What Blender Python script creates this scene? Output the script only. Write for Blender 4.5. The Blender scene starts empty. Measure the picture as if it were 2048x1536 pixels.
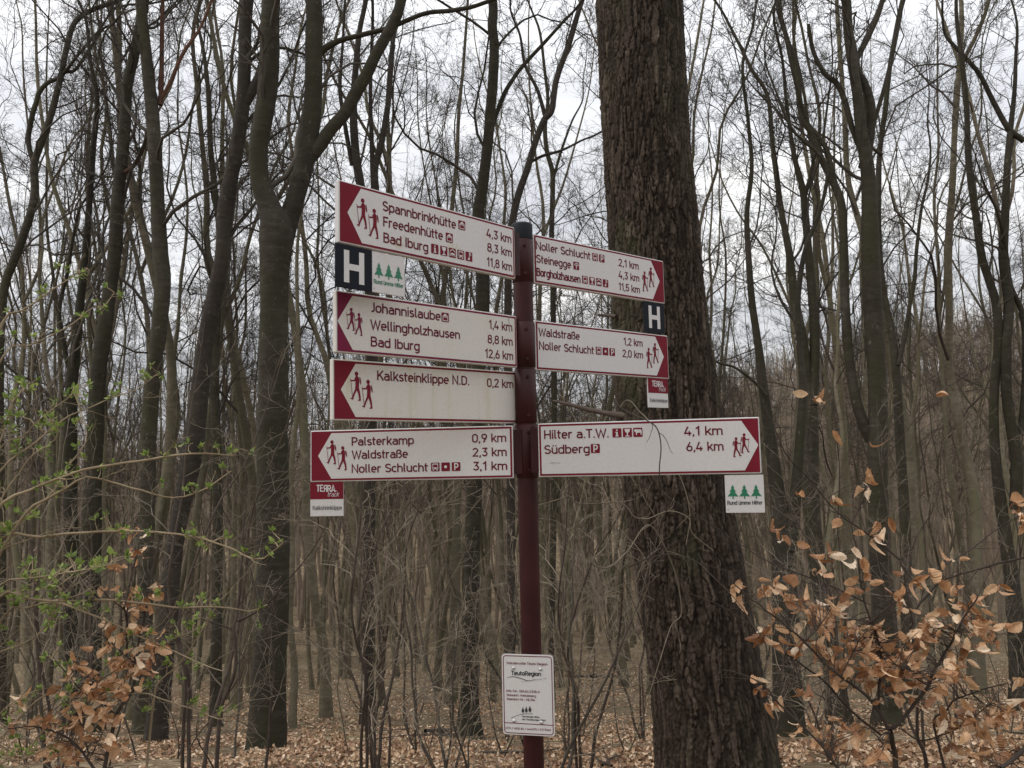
import bpy, math, random
import numpy as np
from mathutils import Matrix, Vector

# ------------------------------------------------------------------ camera, sky, sun, exposure
scene = bpy.context.scene
COL = scene.collection
rng = np.random.default_rng(11)
random.seed(5)

PITCH, ROLL, FPX, CAMZ = math.radians(5.254), math.radians(-1.221), 1664.2, 1.65
ROT = Matrix.Rotation(math.pi / 2 + PITCH, 3, 'X') @ Matrix.Rotation(ROLL, 3, 'Z')
cam_data = bpy.data.cameras.new("camera")
cam_data.sensor_fit = 'HORIZONTAL'
cam_data.sensor_width = 36.0
cam_data.lens = FPX / 2048 * 36.0
cam_data.clip_start = 0.05
cam_data.clip_end = 3000
cam = bpy.data.objects.new("camera", cam_data)
COL.objects.link(cam)
cam.matrix_world = Matrix.Translation((0, 0, CAMZ)) @ ROT.to_4x4()
scene.camera = cam

SUN_ELEV, SUN_ROT = math.radians(50), math.radians(-100)      # behind thin cloud, high on the left and a little behind the camera
world = bpy.data.worlds.new("World")
scene.world = world
world.use_nodes = True
wn, wl = world.node_tree.nodes, world.node_tree.links
wn.clear()
w_out = wn.new('ShaderNodeOutputWorld')
w_bg = wn.new('ShaderNodeBackground')
w_sky = wn.new('ShaderNodeTexSky')
w_sky.sky_type = 'NISHITA'
w_sky.sun_disc = False
w_sky.sun_elevation = SUN_ELEV
w_sky.sun_rotation = SUN_ROT
w_sky.dust_density = 3.0
w_bg.inputs['Strength'].default_value = 0.1
w_tc = wn.new('ShaderNodeTexCoord')
w_sep = wn.new('ShaderNodeSeparateXYZ')
wl.new(w_tc.outputs['Generated'], w_sep.inputs[0])
w_add = wn.new('ShaderNodeMath'); w_add.operation = 'ADD'; w_add.inputs[1].default_value = 0.22
w_abs = wn.new('ShaderNodeMath'); w_abs.operation = 'ABSOLUTE'
wl.new(w_sep.outputs['Z'], w_abs.inputs[0]); wl.new(w_abs.outputs[0], w_add.inputs[0])
w_dv = wn.new('ShaderNodeVectorMath'); w_dv.operation = 'DIVIDE'
w_cmb = wn.new('ShaderNodeCombineXYZ')
for i in range(3):
    wl.new(w_add.outputs[0], w_cmb.inputs[i])
wl.new(w_tc.outputs['Generated'], w_dv.inputs[0]); wl.new(w_cmb.outputs[0], w_dv.inputs[1])
w_map = wn.new('ShaderNodeMapping'); w_map.inputs['Scale'].default_value = (1.0, 1.7, 1.0)
w_map.inputs['Location'].default_value = (3.1, 1.2, 0.0)
wl.new(w_dv.outputs[0], w_map.inputs['Vector'])
w_noi = wn.new('ShaderNodeTexNoise')
w_noi.inputs['Scale'].default_value = 1.5
w_noi.inputs['Detail'].default_value = 7
w_noi.inputs['Roughness'].default_value = 0.55
w_noi.inputs['Distortion'].default_value = 0.3
wl.new(w_map.outputs[0], w_noi.inputs['Vector'])
w_ramp = wn.new('ShaderNodeValToRGB')
cr = w_ramp.color_ramp
cr.elements[0].position = 0.34; cr.elements[0].color = (3.95, 4.05, 4.30, 1)
cr.elements[1].position = 0.68; cr.elements[1].color = (7.3, 7.2, 7.05, 1)
e = cr.elements.new(0.52); e.color = (5.3, 5.35, 5.5, 1)
wl.new(w_noi.outputs['Fac'], w_ramp.inputs['Fac'])
w_mix = wn.new('ShaderNodeMixRGB'); w_mix.inputs['Fac'].default_value = 0.94     # nearly closed cloud cover over the clear sky
wl.new(w_sky.outputs[0], w_mix.inputs['Color1']); wl.new(w_ramp.outputs[0], w_mix.inputs['Color2'])
w_zen = wn.new('ShaderNodeMapRange'); w_zen.inputs['To Min'].default_value = 0.88; w_zen.inputs['To Max'].default_value = 2.0   # an overcast sky is brightest overhead
wl.new(w_sep.outputs['Z'], w_zen.inputs['Value'])
w_mul = wn.new('ShaderNodeVectorMath'); w_mul.operation = 'SCALE'
wl.new(w_mix.outputs[0], w_mul.inputs[0]); wl.new(w_zen.outputs[0], w_mul.inputs['Scale'])
wl.new(w_mul.outputs[0], w_bg.inputs['Color']); wl.new(w_bg.outputs[0], w_out.inputs['Surface'])

sun_data = bpy.data.lights.new("sun", 'SUN')
sun_data.energy = 0.9
sun_data.angle = math.radians(40)
sun_data.color = (1.0, 0.95, 0.87)
sun = bpy.data.objects.new("sun", sun_data)
COL.objects.link(sun)
sun.rotation_euler = Vector((-math.sin(SUN_ROT) * math.cos(SUN_ELEV), -math.cos(SUN_ROT) * math.cos(SUN_ELEV), -math.sin(SUN_ELEV))).to_track_quat('-Z', 'Y').to_euler()
sun.location = (-18, -8, 30)

scene.view_settings.view_transform = 'Standard'
scene.view_settings.look = 'None'
scene.view_settings.exposure = 0.64
scene.view_settings.gamma = 1.0
scene.view_settings.use_curve_mapping = False
scene.cycles.use_denoising = True
scene.cycles.max_bounces = 5
scene.cycles.diffuse_bounces = 3

ROTN = np.array(ROT)


def ray(x, y):
    d = np.array([(x - 1024) / FPX, -(y - 768) / FPX, -1.0])
    return ROTN @ d


def at(x, y, dist):
    """World point seen at photo pixel (x, y), standing `dist` metres ahead of the camera."""
    d = ray(x, y)
    return np.array([0, 0, CAMZ]) + d * (dist / d[1])


def to_px(P):
    P = np.atleast_2d(np.asarray(P, float))
    q = (P - np.array([0, 0, CAMZ])) @ ROTN
    return np.stack([1024 + FPX * q[:, 0] / -q[:, 2], 768 - FPX * q[:, 1] / -q[:, 2]], 1)


# ------------------------------------------------------------------ noise helpers (numpy)
def lattice(seed, n=256):
    return np.random.default_rng(seed).random((n, n))


def vnoise(x, y, seed=0, wrapx=None):
    L = lattice(seed)
    xi, yi = np.floor(x).astype(int), np.floor(y).astype(int)
    fx, fy = x - xi, y - yi
    fx = fx * fx * (3 - 2 * fx); fy = fy * fy * (3 - 2 * fy)
    w = wrapx or 256
    a, b = xi % w, (xi + 1) % w
    c, d = yi % 256, (yi + 1) % 256
    return (L[a, c] * (1 - fx) + L[b, c] * fx) * (1 - fy) + (L[a, d] * (1 - fx) + L[b, d] * fx) * fy


def worley(x, y, seed=0, wrapx=None):
    LX, LY, LV = lattice(seed + 1), lattice(seed + 2), lattice(seed + 3)
    xi, yi = np.floor(x).astype(int), np.floor(y).astype(int)
    f1 = np.full(x.shape, 9.0); f2 = np.full(x.shape, 9.0); val = np.zeros(x.shape)
    w = wrapx or 256
    for i in (-1, 0, 1):
        for j in (-1, 0, 1):
            a, b = (xi + i) % w, (yi + j) % 256
            d = np.hypot(xi + i + LX[a, b] - x, yi + j + LY[a, b] - y)
            near = d < f1
            f2 = np.where(near, f1, np.minimum(f2, d))
            val = np.where(near, LV[a, b], val)
            f1 = np.where(near, d, f1)
    return f1, f2, val


def smooth(a, b, v):
    t = np.clip((v - a) / (b - a), 0, 1)
    return t * t * (3 - 2 * t)


# ------------------------------------------------------------------ mesh helpers
def np_mesh(name, V, quads=None, tris=None, flat=False):
    me = bpy.data.meshes.new(name)
    V = np.asarray(V, np.float32)
    me.vertices.add(len(V))
    me.vertices.foreach_set('co', V.ravel())
    parts, starts, n = [], [], 0
    for F, k in ((quads, 4), (tris, 3)):
        if F is not None and len(F):
            F = np.asarray(F, np.int32)
            parts.append(F.ravel())
            starts.append(n + np.arange(len(F), dtype=np.int32) * k)
            n += F.size
    me.loops.add(n)
    me.loops.foreach_set('vertex_index', np.concatenate(parts))
    st = np.concatenate(starts)
    me.polygons.add(len(st))
    me.polygons.foreach_set('loop_start', st)
    me.polygons.foreach_set('use_smooth', np.full(len(st), not flat))
    me.update(calc_edges=True)
    me.validate()
    return me


class Geo:
    """Collects quads and triangles from many tubes and sheets into one mesh."""
    def __init__(self):
        self.v, self.q, self.t, self.n = [], [], [], 0

    def add(self, V, Q=None, T=None):
        self.v.append(V)
        if Q is not None and len(Q):
            self.q.append(np.asarray(Q) + self.n)
        if T is not None and len(T):
            self.t.append(np.asarray(T) + self.n)
        self.n += len(V)

    def tubes(self, P, R, sides, rough=0.0, seed=0):
        """P (N,K,3) paths and R (N,K) radii, all built at once."""
        P = np.asarray(P, float); R = np.asarray(R, float)
        if P.ndim == 2:
            P, R = P[None], R[None]
        N, K, _ = P.shape
        if N == 0:
            return
        T = np.gradient(P, axis=1)
        T /= np.linalg.norm(T, axis=2, keepdims=True) + 1e-12
        ax = P[:, -1] - P[:, 0]
        ref = np.where((np.abs(ax[:, 2]) > 0.6 * np.linalg.norm(ax, axis=1))[:, None], np.array([1.0, 0.13, 0]), np.array([0, 0.11, 1.0]))
        A = np.cross(T, ref[:, None, :]); A /= np.linalg.norm(A, axis=2, keepdims=True) + 1e-12
        B = np.cross(T, A)
        th = np.arange(sides) * 2 * np.pi / sides
        RR = R[:, :, None] * np.ones(sides)
        if rough:
            run = np.cumsum(np.linalg.norm(np.diff(P[0], axis=0, prepend=P[0][:1]), axis=1))[:, None] * np.ones(sides)
            uu = np.arange(sides)[None] / sides + 0 * run
            RR = RR * (1 + rough * (1.6 * (vnoise(uu * 4, run * 2.2, 60 + seed, 4) - 0.5) + 0.8 * (vnoise(uu * 10, run * 7, 90 + seed, 10) - 0.5) + 0.35 * (vnoise(uu * 6, run * 30, 120 + seed, 6) - 0.5)))[None]
        V = P[:, :, None, :] + RR[..., None] * (np.cos(th)[:, None] * A[:, :, None, :] + np.sin(th)[:, None] * B[:, :, None, :])
        idx = np.arange(N * K * sides).reshape(N, K, sides)
        a = idx[:, :-1]; b = np.roll(a, -1, 2); c = np.roll(idx[:, 1:], -1, 2); d = idx[:, 1:]
        self.add(V.reshape(-1, 3), np.stack([a, d, c, b], -1).reshape(-1, 4))

    def mesh(self, name, flat=False):
        return np_mesh(name, np.concatenate(self.v), np.concatenate(self.q) if self.q else None, np.concatenate(self.t) if self.t else None, flat)


def link(name, me, mat=None, parent=None):
    o = bpy.data.objects.new(name, me)
    COL.objects.link(o)
    if mat is not None and not me.materials:
        for m in (mat if isinstance(mat, (list, tuple)) else [mat]):
            me.materials.append(m)
    if parent is not None:
        o.parent = parent
    return o


def tag(o, label=None, cat=None, group=None, kind=None):
    for k, v in (('label', label), ('category', cat), ('group', group), ('kind', kind)):
        if v:
            o[k] = v
    return o


def thing(name, label, cat, loc=(0, 0, 0), rotz=0.0, group=None):
    o = bpy.data.objects.new(name, None)
    o.empty_display_size = 0.1
    COL.objects.link(o)
    o.location = loc
    o.rotation_euler = (0, 0, rotz)
    return tag(o, label, cat, group)


def resample(P, n):
    """Catmull-Rom through the rows of P (any number of columns), n points evenly by length."""
    P = np.asarray(P, float)
    Q = np.vstack([2 * P[0] - P[1], P, 2 * P[-1] - P[-2]])
    out = []
    for i in range(1, len(Q) - 2):
        t = np.linspace(0, 1, 12, endpoint=False)[:, None]
        a, b, c, d = Q[i - 1], Q[i], Q[i + 1], Q[i + 2]
        out.append(0.5 * (2 * b + (c - a) * t + (2 * a - 5 * b + 4 * c - d) * t ** 2 + (3 * b - a - 3 * c + d) * t ** 3))
    out = np.vstack(out + [P[-1:]])
    s = np.concatenate([[0], np.cumsum(np.linalg.norm(np.diff(out[:, :3], axis=0), axis=1))])
    u = np.linspace(0, s[-1], n)
    return np.stack([np.interp(u, s, out[:, k]) for k in range(out.shape[1])], 1)


# ------------------------------------------------------------------ materials
def new_mat(name):
    m = bpy.data.materials.new(name)
    m.use_nodes = True
    nt = m.node_tree
    b = nt.nodes['Principled BSDF']
    return m, nt.nodes, nt.links, b


def node(nodes, kind, **kw):
    n = nodes.new(kind)
    for k, v in kw.items():
        if k in n.inputs.keys():
            n.inputs[k].default_value = v
        else:
            setattr(n, k, v)
    return n


def ramp(nodes, stops):
    r = nodes.new('ShaderNodeValToRGB')
    el = r.color_ramp.elements
    while len(el) < len(stops):
        el.new(0.5)
    for i, (p, c) in enumerate(stops):
        el[i].position = p
        el[i].color = (*c, 1)
    return r


def coords(nodes, links, scale):
    tc = nodes.new('ShaderNodeTexCoord')
    mp = node(nodes, 'ShaderNodeMapping', Scale=scale)
    links.new(tc.outputs['Object'], mp.inputs['Vector'])
    return mp.outputs[0]


def bark_mat(name, dark, mid, light, rough=0.9, bump=0.5, hscale=(6, 6, 17), green=None, lichen=None):
    m, n, l, b = new_mat(name)
    v1 = coords(n, l, hscale)
    v2 = coords(n, l, (2.2, 2.2, 0.9))
    n1 = node(n, 'ShaderNodeTexNoise', Scale=1.0, Detail=6.0, Roughness=0.65)
    l.new(v1, n1.inputs['Vector'])
    n2 = node(n, 'ShaderNodeTexNoise', Scale=1.6, Detail=4.0, Roughness=0.6)
    l.new(v2, n2.inputs['Vector'])
    r = ramp(n, [(0.28, dark), (0.5, mid), (0.75, light)])
    mx = node(n, 'ShaderNodeMath', operation='MULTIPLY_ADD')
    mx.inputs[1].default_value = 0.55
    l.new(n1.outputs['Fac'], mx.inputs[0])
    m2 = node(n, 'ShaderNodeMath', operation='MULTIPLY'); m2.inputs[1].default_value = 0.5
    l.new(n2.outputs['Fac'], m2.inputs[0]); l.new(m2.outputs[0], mx.inputs[2])
    l.new(mx.outputs[0], r.inputs['Fac'])
    col = r.outputs[0]
    if green:
        gm = node(n, 'ShaderNodeMixRGB'); gm.inputs['Color2'].default_value = (*green, 1)
        n3 = node(n, 'ShaderNodeTexNoise', Scale=0.9, Detail=5.0); l.new(v2, n3.inputs['Vector'])
        r3 = ramp(n, [(0.42, (0, 0, 0)), (0.66, (0.85, 0.85, 0.85))]); l.new(n3.outputs['Fac'], r3.inputs['Fac'])
        l.new(r3.outputs[0], gm.inputs['Fac']); l.new(col, gm.inputs['Color1'])
        col = gm.outputs[0]
    if lichen:
        v4 = coords(n, l, (11, 11, 7))
        n4 = node(n, 'ShaderNodeTexNoise', Scale=1.4, Detail=7.0, Roughness=0.7); l.new(v4, n4.inputs['Vector'])
        r4 = ramp(n, [(0.60, (0, 0, 0)), (0.68, (0.8, 0.8, 0.8))]); l.new(n4.outputs['Fac'], r4.inputs['Fac'])
        lm = node(n, 'ShaderNodeMixRGB'); lm.inputs['Color2'].default_value = (*lichen, 1)
        l.new(r4.outputs[0], lm.inputs['Fac']); l.new(col, lm.inputs['Color1'])
        r5 = ramp(n, [(0.30, (0.7, 0.7, 0.7)), (0.38, (0, 0, 0))]); l.new(n4.outputs['Fac'], r5.inputs['Fac'])
        l5 = node(n, 'ShaderNodeMixRGB'); l5.inputs['Color2'].default_value = (*[c * 0.6 for c in dark], 1)
        l.new(r5.outputs[0], l5.inputs['Fac']); l.new(lm.outputs[0], l5.inputs['Color1'])
        col = l5.outputs[0]
    oi = n.new('ShaderNodeObjectInfo')
    hs = node(n, 'ShaderNodeHueSaturation')
    mr = node(n, 'ShaderNodeMapRange'); mr.inputs['To Min'].default_value = 0.7; mr.inputs['To Max'].default_value = 1.3
    l.new(oi.outputs['Random'], mr.inputs['Value']); l.new(mr.outputs[0], hs.inputs['Value'])
    l.new(col, hs.inputs['Color']); l.new(hs.outputs[0], b.inputs['Base Color'])
    bp = node(n, 'ShaderNodeBump', Strength=bump, Distance=0.012)
    l.new(n1.outputs['Fac'], bp.inputs['Height']); l.new(bp.outputs[0], b.inputs['Normal'])
    b.inputs['Roughness'].default_value = rough
    b.inputs['Specular IOR Level'].default_value = 0.2
    return m


M_BEECH = bark_mat("beech_bark", (0.016, 0.0135, 0.010), (0.040, 0.034, 0.025), (0.084, 0.074, 0.057), green=(0.042, 0.039, 0.021), lichen=(0.115, 0.108, 0.085), bump=1.0)
M_STAND = bark_mat("young_beech_bark", (0.048, 0.040, 0.028), (0.116, 0.098, 0.068), (0.215, 0.187, 0.135), green=(0.108, 0.100, 0.056))
M_BEECH_DARK = bark_mat("dark_bark", (0.018, 0.015, 0.012), (0.037, 0.030, 0.024), (0.065, 0.055, 0.043), lichen=(0.10, 0.09, 0.07), bump=0.9)
M_BRANCH = bark_mat("branch_bark", (0.034, 0.028, 0.022), (0.060, 0.051, 0.041), (0.095, 0.083, 0.066), hscale=(8, 8, 8), bump=0.2)
M_TWIG = bark_mat("stand_branch_bark", (0.034, 0.027, 0.021), (0.060, 0.049, 0.039), (0.095, 0.080, 0.064), hscale=(8, 8, 8), bump=0.2)
M_FAR = bark_mat("far_bark_hazed", (0.15, 0.117, 0.086), (0.225, 0.178, 0.132), (0.31, 0.25, 0.19), hscale=(1, 1, 1), bump=0.0)  # haze put into the colour: bark paler than on the nearer trees
M_REDBRANCH = bark_mat("red_brown_bark", (0.05, 0.026, 0.018), (0.09, 0.047, 0.032), (0.14, 0.078, 0.052), hscale=(8, 8, 8), bump=0.2)
M_PALETWIG = bark_mat("pale_twig_bark", (0.075, 0.06, 0.042), (0.16, 0.13, 0.095), (0.30, 0.255, 0.195), hscale=(9, 9, 9), bump=0.1)
M_CANE = bark_mat("cane_bark", (0.14, 0.1, 0.06), (0.26, 0.2, 0.125), (0.4, 0.33, 0.22), hscale=(9, 9, 9), bump=0.1)
M_SAPLING = bark_mat("sapling_bark", (0.03, 0.022, 0.018), (0.06, 0.045, 0.036), (0.11, 0.09, 0.075), hscale=(12, 12, 20), bump=0.2)


def conifer_mat():
    m, n, l, b = new_mat("conifer_bark")
    at_ = node(n, 'ShaderNodeAttribute', attribute_name='plate')
    v = coords(n, l, (30, 30, 9))
    n1 = node(n, 'ShaderNodeTexNoise', Scale=1.0, Detail=8.0, Roughness=0.7); l.new(v, n1.inputs['Vector'])
    ad = node(n, 'ShaderNodeMath', operation='MULTIPLY_ADD'); ad.inputs[1].default_value = 0.55
    sc = node(n, 'ShaderNodeMath', operation='MULTIPLY'); sc.inputs[1].default_value = 0.5
    l.new(at_.outputs['Fac'], sc.inputs[0]); l.new(n1.outputs['Fac'], ad.inputs[0]); l.new(sc.outputs[0], ad.inputs[2])
    r = ramp(n, [(0.20, (0.007, 0.005, 0.004)), (0.42, (0.030, 0.022, 0.0165)), (0.60, (0.066, 0.050, 0.038)), (0.80, (0.150, 0.120, 0.093))])
    l.new(ad.outputs[0], r.inputs['Fac'])
    v2 = coords(n, l, (3, 3, 1.2))
    n2 = node(n, 'ShaderNodeTexNoise', Scale=1.2, Detail=5.0); l.new(v2, n2.inputs['Vector'])
    r2 = ramp(n, [(0.55, (0, 0, 0)), (0.75, (0.35, 0.35, 0.35))]); l.new(n2.outputs['Fac'], r2.inputs['Fac'])
    mx = node(n, 'ShaderNodeMixRGB'); mx.inputs['Color2'].default_value = (0.075, 0.085, 0.04, 1)
    l.new(r2.outputs[0], mx.inputs['Fac']); l.new(r.outputs[0], mx.inputs['Color1'])
    l.new(mx.outputs[0], b.inputs['Base Color'])
    bp = node(n, 'ShaderNodeBump', Strength=0.8, Distance=0.006)
    l.new(n1.outputs['Fac'], bp.inputs['Height']); l.new(bp.outputs[0], b.inputs['Normal'])
    b.inputs['Roughness'].default_value = 0.92
    b.inputs['Specular IOR Level'].default_value = 0.15
    return m


def leaf_mat(name, stops, trans=0.35, rough=0.55, spec=0.3):
    m, n, l, b = new_mat(name)
    g = n.new('ShaderNodeNewGeometry')
    r = ramp(n, stops)
    l.new(g.outputs['Random Per Island'], r.inputs['Fac'])
    v = coords(n, l, (60, 60, 60))
    n1 = node(n, 'ShaderNodeTexNoise', Scale=1.0, Detail=4.0); l.new(v, n1.inputs['Vector'])
    hs = node(n, 'ShaderNodeHueSaturation')
    mr = node(n, 'ShaderNodeMapRange'); mr.inputs['From Min'].default_value = 0.25; mr.inputs['From Max'].default_value = 0.75
    mr.inputs['To Min'].default_value = 0.72; mr.inputs['To Max'].default_value = 1.25
    l.new(n1.outputs['Fac'], mr.inputs['Value']); l.new(mr.outputs[0], hs.inputs['Value']); l.new(r.outputs[0], hs.inputs['Color'])
    l.new(hs.outputs[0], b.inputs['Base Color'])
    b.inputs['Roughness'].default_value = rough
    b.inputs['Specular IOR Level'].default_value = spec
    tr = n.new('ShaderNodeBsdfTranslucent'); l.new(hs.outputs[0], tr.inputs['Color'])
    ms = node(n, 'ShaderNodeMixShader'); ms.inputs['Fac'].default_value = trans
    l.new(b.outputs[0], ms.inputs[1]); l.new(tr.outputs[0], ms.inputs[2])
    l.new(ms.outputs[0], n['Material Output'].inputs['Surface'])
    return m


M_DRYLEAF = leaf_mat("dry_beech_leaf", [(0.0, (0.22, 0.095, 0.04)), (0.25, (0.42, 0.215, 0.10)), (0.62, (0.58, 0.35, 0.19)), (0.87, (0.70, 0.50, 0.32)), (1.0, (0.80, 0.66, 0.50))], trans=0.22, rough=0.42, spec=0.5)
M_GREENLEAF = leaf_mat("fresh_green_leaf", [(0.0, (0.10, 0.15, 0.035)), (0.5, (0.18, 0.25, 0.055)), (1.0, (0.32, 0.38, 0.11))], trans=0.45)
M_LITTERLEAF = leaf_mat("fallen_leaf", [(0.0, (0.11, 0.056, 0.031)), (0.35, (0.28, 0.162, 0.09)), (0.72, (0.46, 0.30, 0.18)), (1.0, (0.68, 0.53, 0.38))], trans=0.1)


def ground_mat():
    m, n, l, b = new_mat("leaf_litter_ground")
    v = coords(n, l, (1, 1, 1))
    vo = node(n, 'ShaderNodeTexVoronoi', Scale=16.0); l.new(v, vo.inputs['Vector'])
    sep = n.new('ShaderNodeSeparateColor'); l.new(vo.outputs['Color'], sep.inputs[0])
    r = ramp(n, [(0.0, (0.085, 0.063, 0.038)), (0.45, (0.17, 0.127, 0.080)), (0.8, (0.25, 0.195, 0.128)), (1.0, (0.37, 0.30, 0.215))])
    l.new(sep.outputs[0], r.inputs['Fac'])
    n1 = node(n, 'ShaderNodeTexNoise', Scale=0.35, Detail=6.0); l.new(v, n1.inputs['Vector'])
    r1 = ramp(n, [(0.35, (0.6, 0.58, 0.55)), (0.65, (1.1, 1.08, 1.05))]); l.new(n1.outputs['Fac'], r1.inputs['Fac'])
    mx = node(n, 'ShaderNodeMixRGB', blend_type='MULTIPLY'); mx.inputs['Fac'].default_value = 1.0
    l.new(r.outputs[0], mx.inputs['Color1']); l.new(r1.outputs[0], mx.inputs['Color2'])
    n2 = node(n, 'ShaderNodeTexNoise', Scale=0.6, Detail=5.0); l.new(v, n2.inputs['Vector'])
    r2 = ramp(n, [(0.6, (0, 0, 0)), (0.72, (0.5, 0.5, 0.5))]); l.new(n2.outputs['Fac'], r2.inputs['Fac'])
    m2 = node(n, 'ShaderNodeMixRGB'); m2.inputs['Color2'].default_value = (0.12, 0.12, 0.05, 1)
    l.new(r2.outputs[0], m2.inputs['Fac']); l.new(mx.outputs[0], m2.inputs['Color1'])
    l.new(m2.outputs[0], b.inputs['Base Color'])
    bp = node(n, 'ShaderNodeBump', Strength=0.8, Distance=0.03)
    l.new(vo.outputs['Distance'], bp.inputs['Height']); l.new(bp.outputs[0], b.inputs['Normal'])
    b.inputs['Roughness'].default_value = 0.95
    b.inputs['Specular IOR Level'].default_value = 0.1
    return m


def plain_mat(name, col, rough=0.45, spec=0.4, noise=0.12, nscale=14.0, metallic=0.0):
    m, n, l, b = new_mat(name)
    v = coords(n, l, (1, 1, 1))
    n1 = node(n, 'ShaderNodeTexNoise', Scale=nscale, Detail=6.0, Roughness=0.6); l.new(v, n1.inputs['Vector'])
    a = tuple(c * (1 - noise) for c in col); c2 = tuple(min(1, c * (1 + noise)) for c in col)
    r = ramp(n, [(0.3, a), (0.7, c2)]); l.new(n1.outputs['Fac'], r.inputs['Fac'])
    l.new(r.outputs[0], b.inputs['Base Color'])
    rr = node(n, 'ShaderNodeMapRange'); rr.inputs['To Min'].default_value = rough - 0.1; rr.inputs['To Max'].default_value = rough + 0.15
    l.new(n1.outputs['Fac'], rr.inputs['Value']); l.new(rr.outputs[0], b.inputs['Roughness'])
    b.inputs['Specular IOR Level'].default_value = spec
    b.inputs['Metallic'].default_value = metallic
    return m


def sign_white(name, stain, amount, base=(0.565, 0.545, 0.535), blot=0.0):
    """White foil with rain streaks of algae running down it and some blotches."""
    m, n, l, b = new_mat(name)
    v = coords(n, l, (38, 8, 2.2))
    n1 = node(n, 'ShaderNodeTexNoise', Scale=1.0, Detail=5.0, Roughness=0.6); l.new(v, n1.inputs['Vector'])
    r1 = ramp(n, [(0.5, (0, 0, 0)), (0.78, (amount,) * 3)]); l.new(n1.outputs['Fac'], r1.inputs['Fac'])
    v2 = coords(n, l, (7, 7, 9))
    n2 = node(n, 'ShaderNodeTexNoise', Scale=1.3, Detail=8.0, Roughness=0.75); l.new(v2, n2.inputs['Vector'])
    r2 = ramp(n, [(0.58, (0, 0, 0)), (0.72, (blot,) * 3)]); l.new(n2.outputs['Fac'], r2.inputs['Fac'])
    mx = node(n, 'ShaderNodeMixRGB'); mx.inputs['Color1'].default_value = (*base, 1); mx.inputs['Color2'].default_value = (*stain, 1)
    l.new(r1.outputs[0], mx.inputs['Fac'])
    m2 = node(n, 'ShaderNodeMixRGB'); m2.inputs['Color2'].default_value = (stain[0] * 0.8, stain[1] * 0.78, stain[2] * 0.6, 1)
    l.new(r2.outputs[0], m2.inputs['Fac']); l.new(mx.outputs[0], m2.inputs['Color1'])
    v3 = coords(n, l, (160, 160, 160))
    n3 = node(n, 'ShaderNodeTexNoise', Scale=1.0, Detail=2.0); l.new(v3, n3.inputs['Vector'])
    r3 = ramp(n, [(0.3, (0.93, 0.93, 0.93)), (0.6, (1, 1, 1))]); l.new(n3.outputs['Fac'], r3.inputs['Fac'])
    m3 = node(n, 'ShaderNodeMixRGB', blend_type='MULTIPLY'); m3.inputs['Fac'].default_value = 1
    l.new(m2.outputs[0], m3.inputs['Color1']); l.new(r3.outputs[0], m3.inputs['Color2'])
    l.new(m3.outputs[0], b.inputs['Base Color'])
    b.inputs['Roughness'].default_value = 0.42
    b.inputs['Specular IOR Level'].default_value = 0.35
    return m


W_CLEAN = sign_white("white_foil", (0.5, 0.46, 0.34), 0.10)
W_BLOT = sign_white("white_foil_blotched", (0.46, 0.42, 0.24), 0.22, blot=0.65)
W_STREAK = sign_white("white_foil_streaked", (0.47, 0.43, 0.27), 0.75, base=(0.57, 0.54, 0.495), blot=0.2)
W_FADED = sign_white("white_foil_weathered", (0.5, 0.47, 0.36), 0.45, base=(0.565, 0.535, 0.495), blot=0.12)
P_RED = plain_mat("red_print", (0.155, 0.013, 0.024), 0.6, spec=0.1)
P_PINK = plain_mat("faded_red_print", (0.155, 0.017, 0.046), 0.6, spec=0.1)
P_TEXT = plain_mat("dark_red_print", (0.115, 0.010, 0.020), 0.6, spec=0.1)
P_TEXTPINK = plain_mat("faded_dark_red_print", (0.115, 0.012, 0.033), 0.6, spec=0.1)
P_BLACK = plain_mat("black_print", (0.010, 0.012, 0.018), 0.6, spec=0.12)
P_GREEN = plain_mat("green_print", (0.012, 0.15, 0.075), 0.45)
P_INK = plain_mat("dark_ink_print", (0.03, 0.033, 0.036), 0.45)
P_GREY = plain_mat("grey_print", (0.25, 0.25, 0.26), 0.5)
M_POLE = plain_mat("maroon_paint", (0.034, 0.0075, 0.0078), 0.5, spec=0.2, noise=0.3, nscale=9)
M_CAP = plain_mat("black_cap_plastic", (0.012, 0.014, 0.018), 0.6, spec=0.2)
M_STEEL = plain_mat("screw_steel", (0.55, 0.55, 0.54), 0.35, metallic=0.8)

# ------------------------------------------------------------------ ground
_gy = np.array([-60, -8, 1.5, 3.0, 4.4, 6.0, 8.5, 10, 13, 20, 30, 45, 65, 90, 130, 180, 225, 300, 700, 1600])
_gz = np.array([3.0, 0.6, 0.0, -0.02, -0.12, -0.48, -1.15, -1.55, -2.3, -3.9, -5.7, -7.6, -9.0, -9.5, -8.0, -2.5, 0.5, 0.0, -2, -2.0])


def ground_z(x, y):
    x = np.asarray(x, float); y = np.asarray(y, float)
    z = np.interp(y, _gy, _gz)
    r = x / np.maximum(np.abs(y), 1.0)
    far = smooth(85, 215, y)
    z = z + far * (-4.5 + 29.0 * smooth(-0.08, 0.66, r)) * (1 - smooth(400, 900, y))
    z = z + 0.10 * (vnoise(x * 0.35 + 50, y * 0.35 + 50, 3) - 0.5) * smooth(3, 6, y) + 0.9 * (vnoise(x * 0.07 + 80, y * 0.07 + 80, 4) - 0.5) * smooth(9, 30, y)
    z = z + 0.04 * (vnoise(x * 1.7 + 50, y * 1.7 + 50, 5) - 0.5)
    return z


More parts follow.
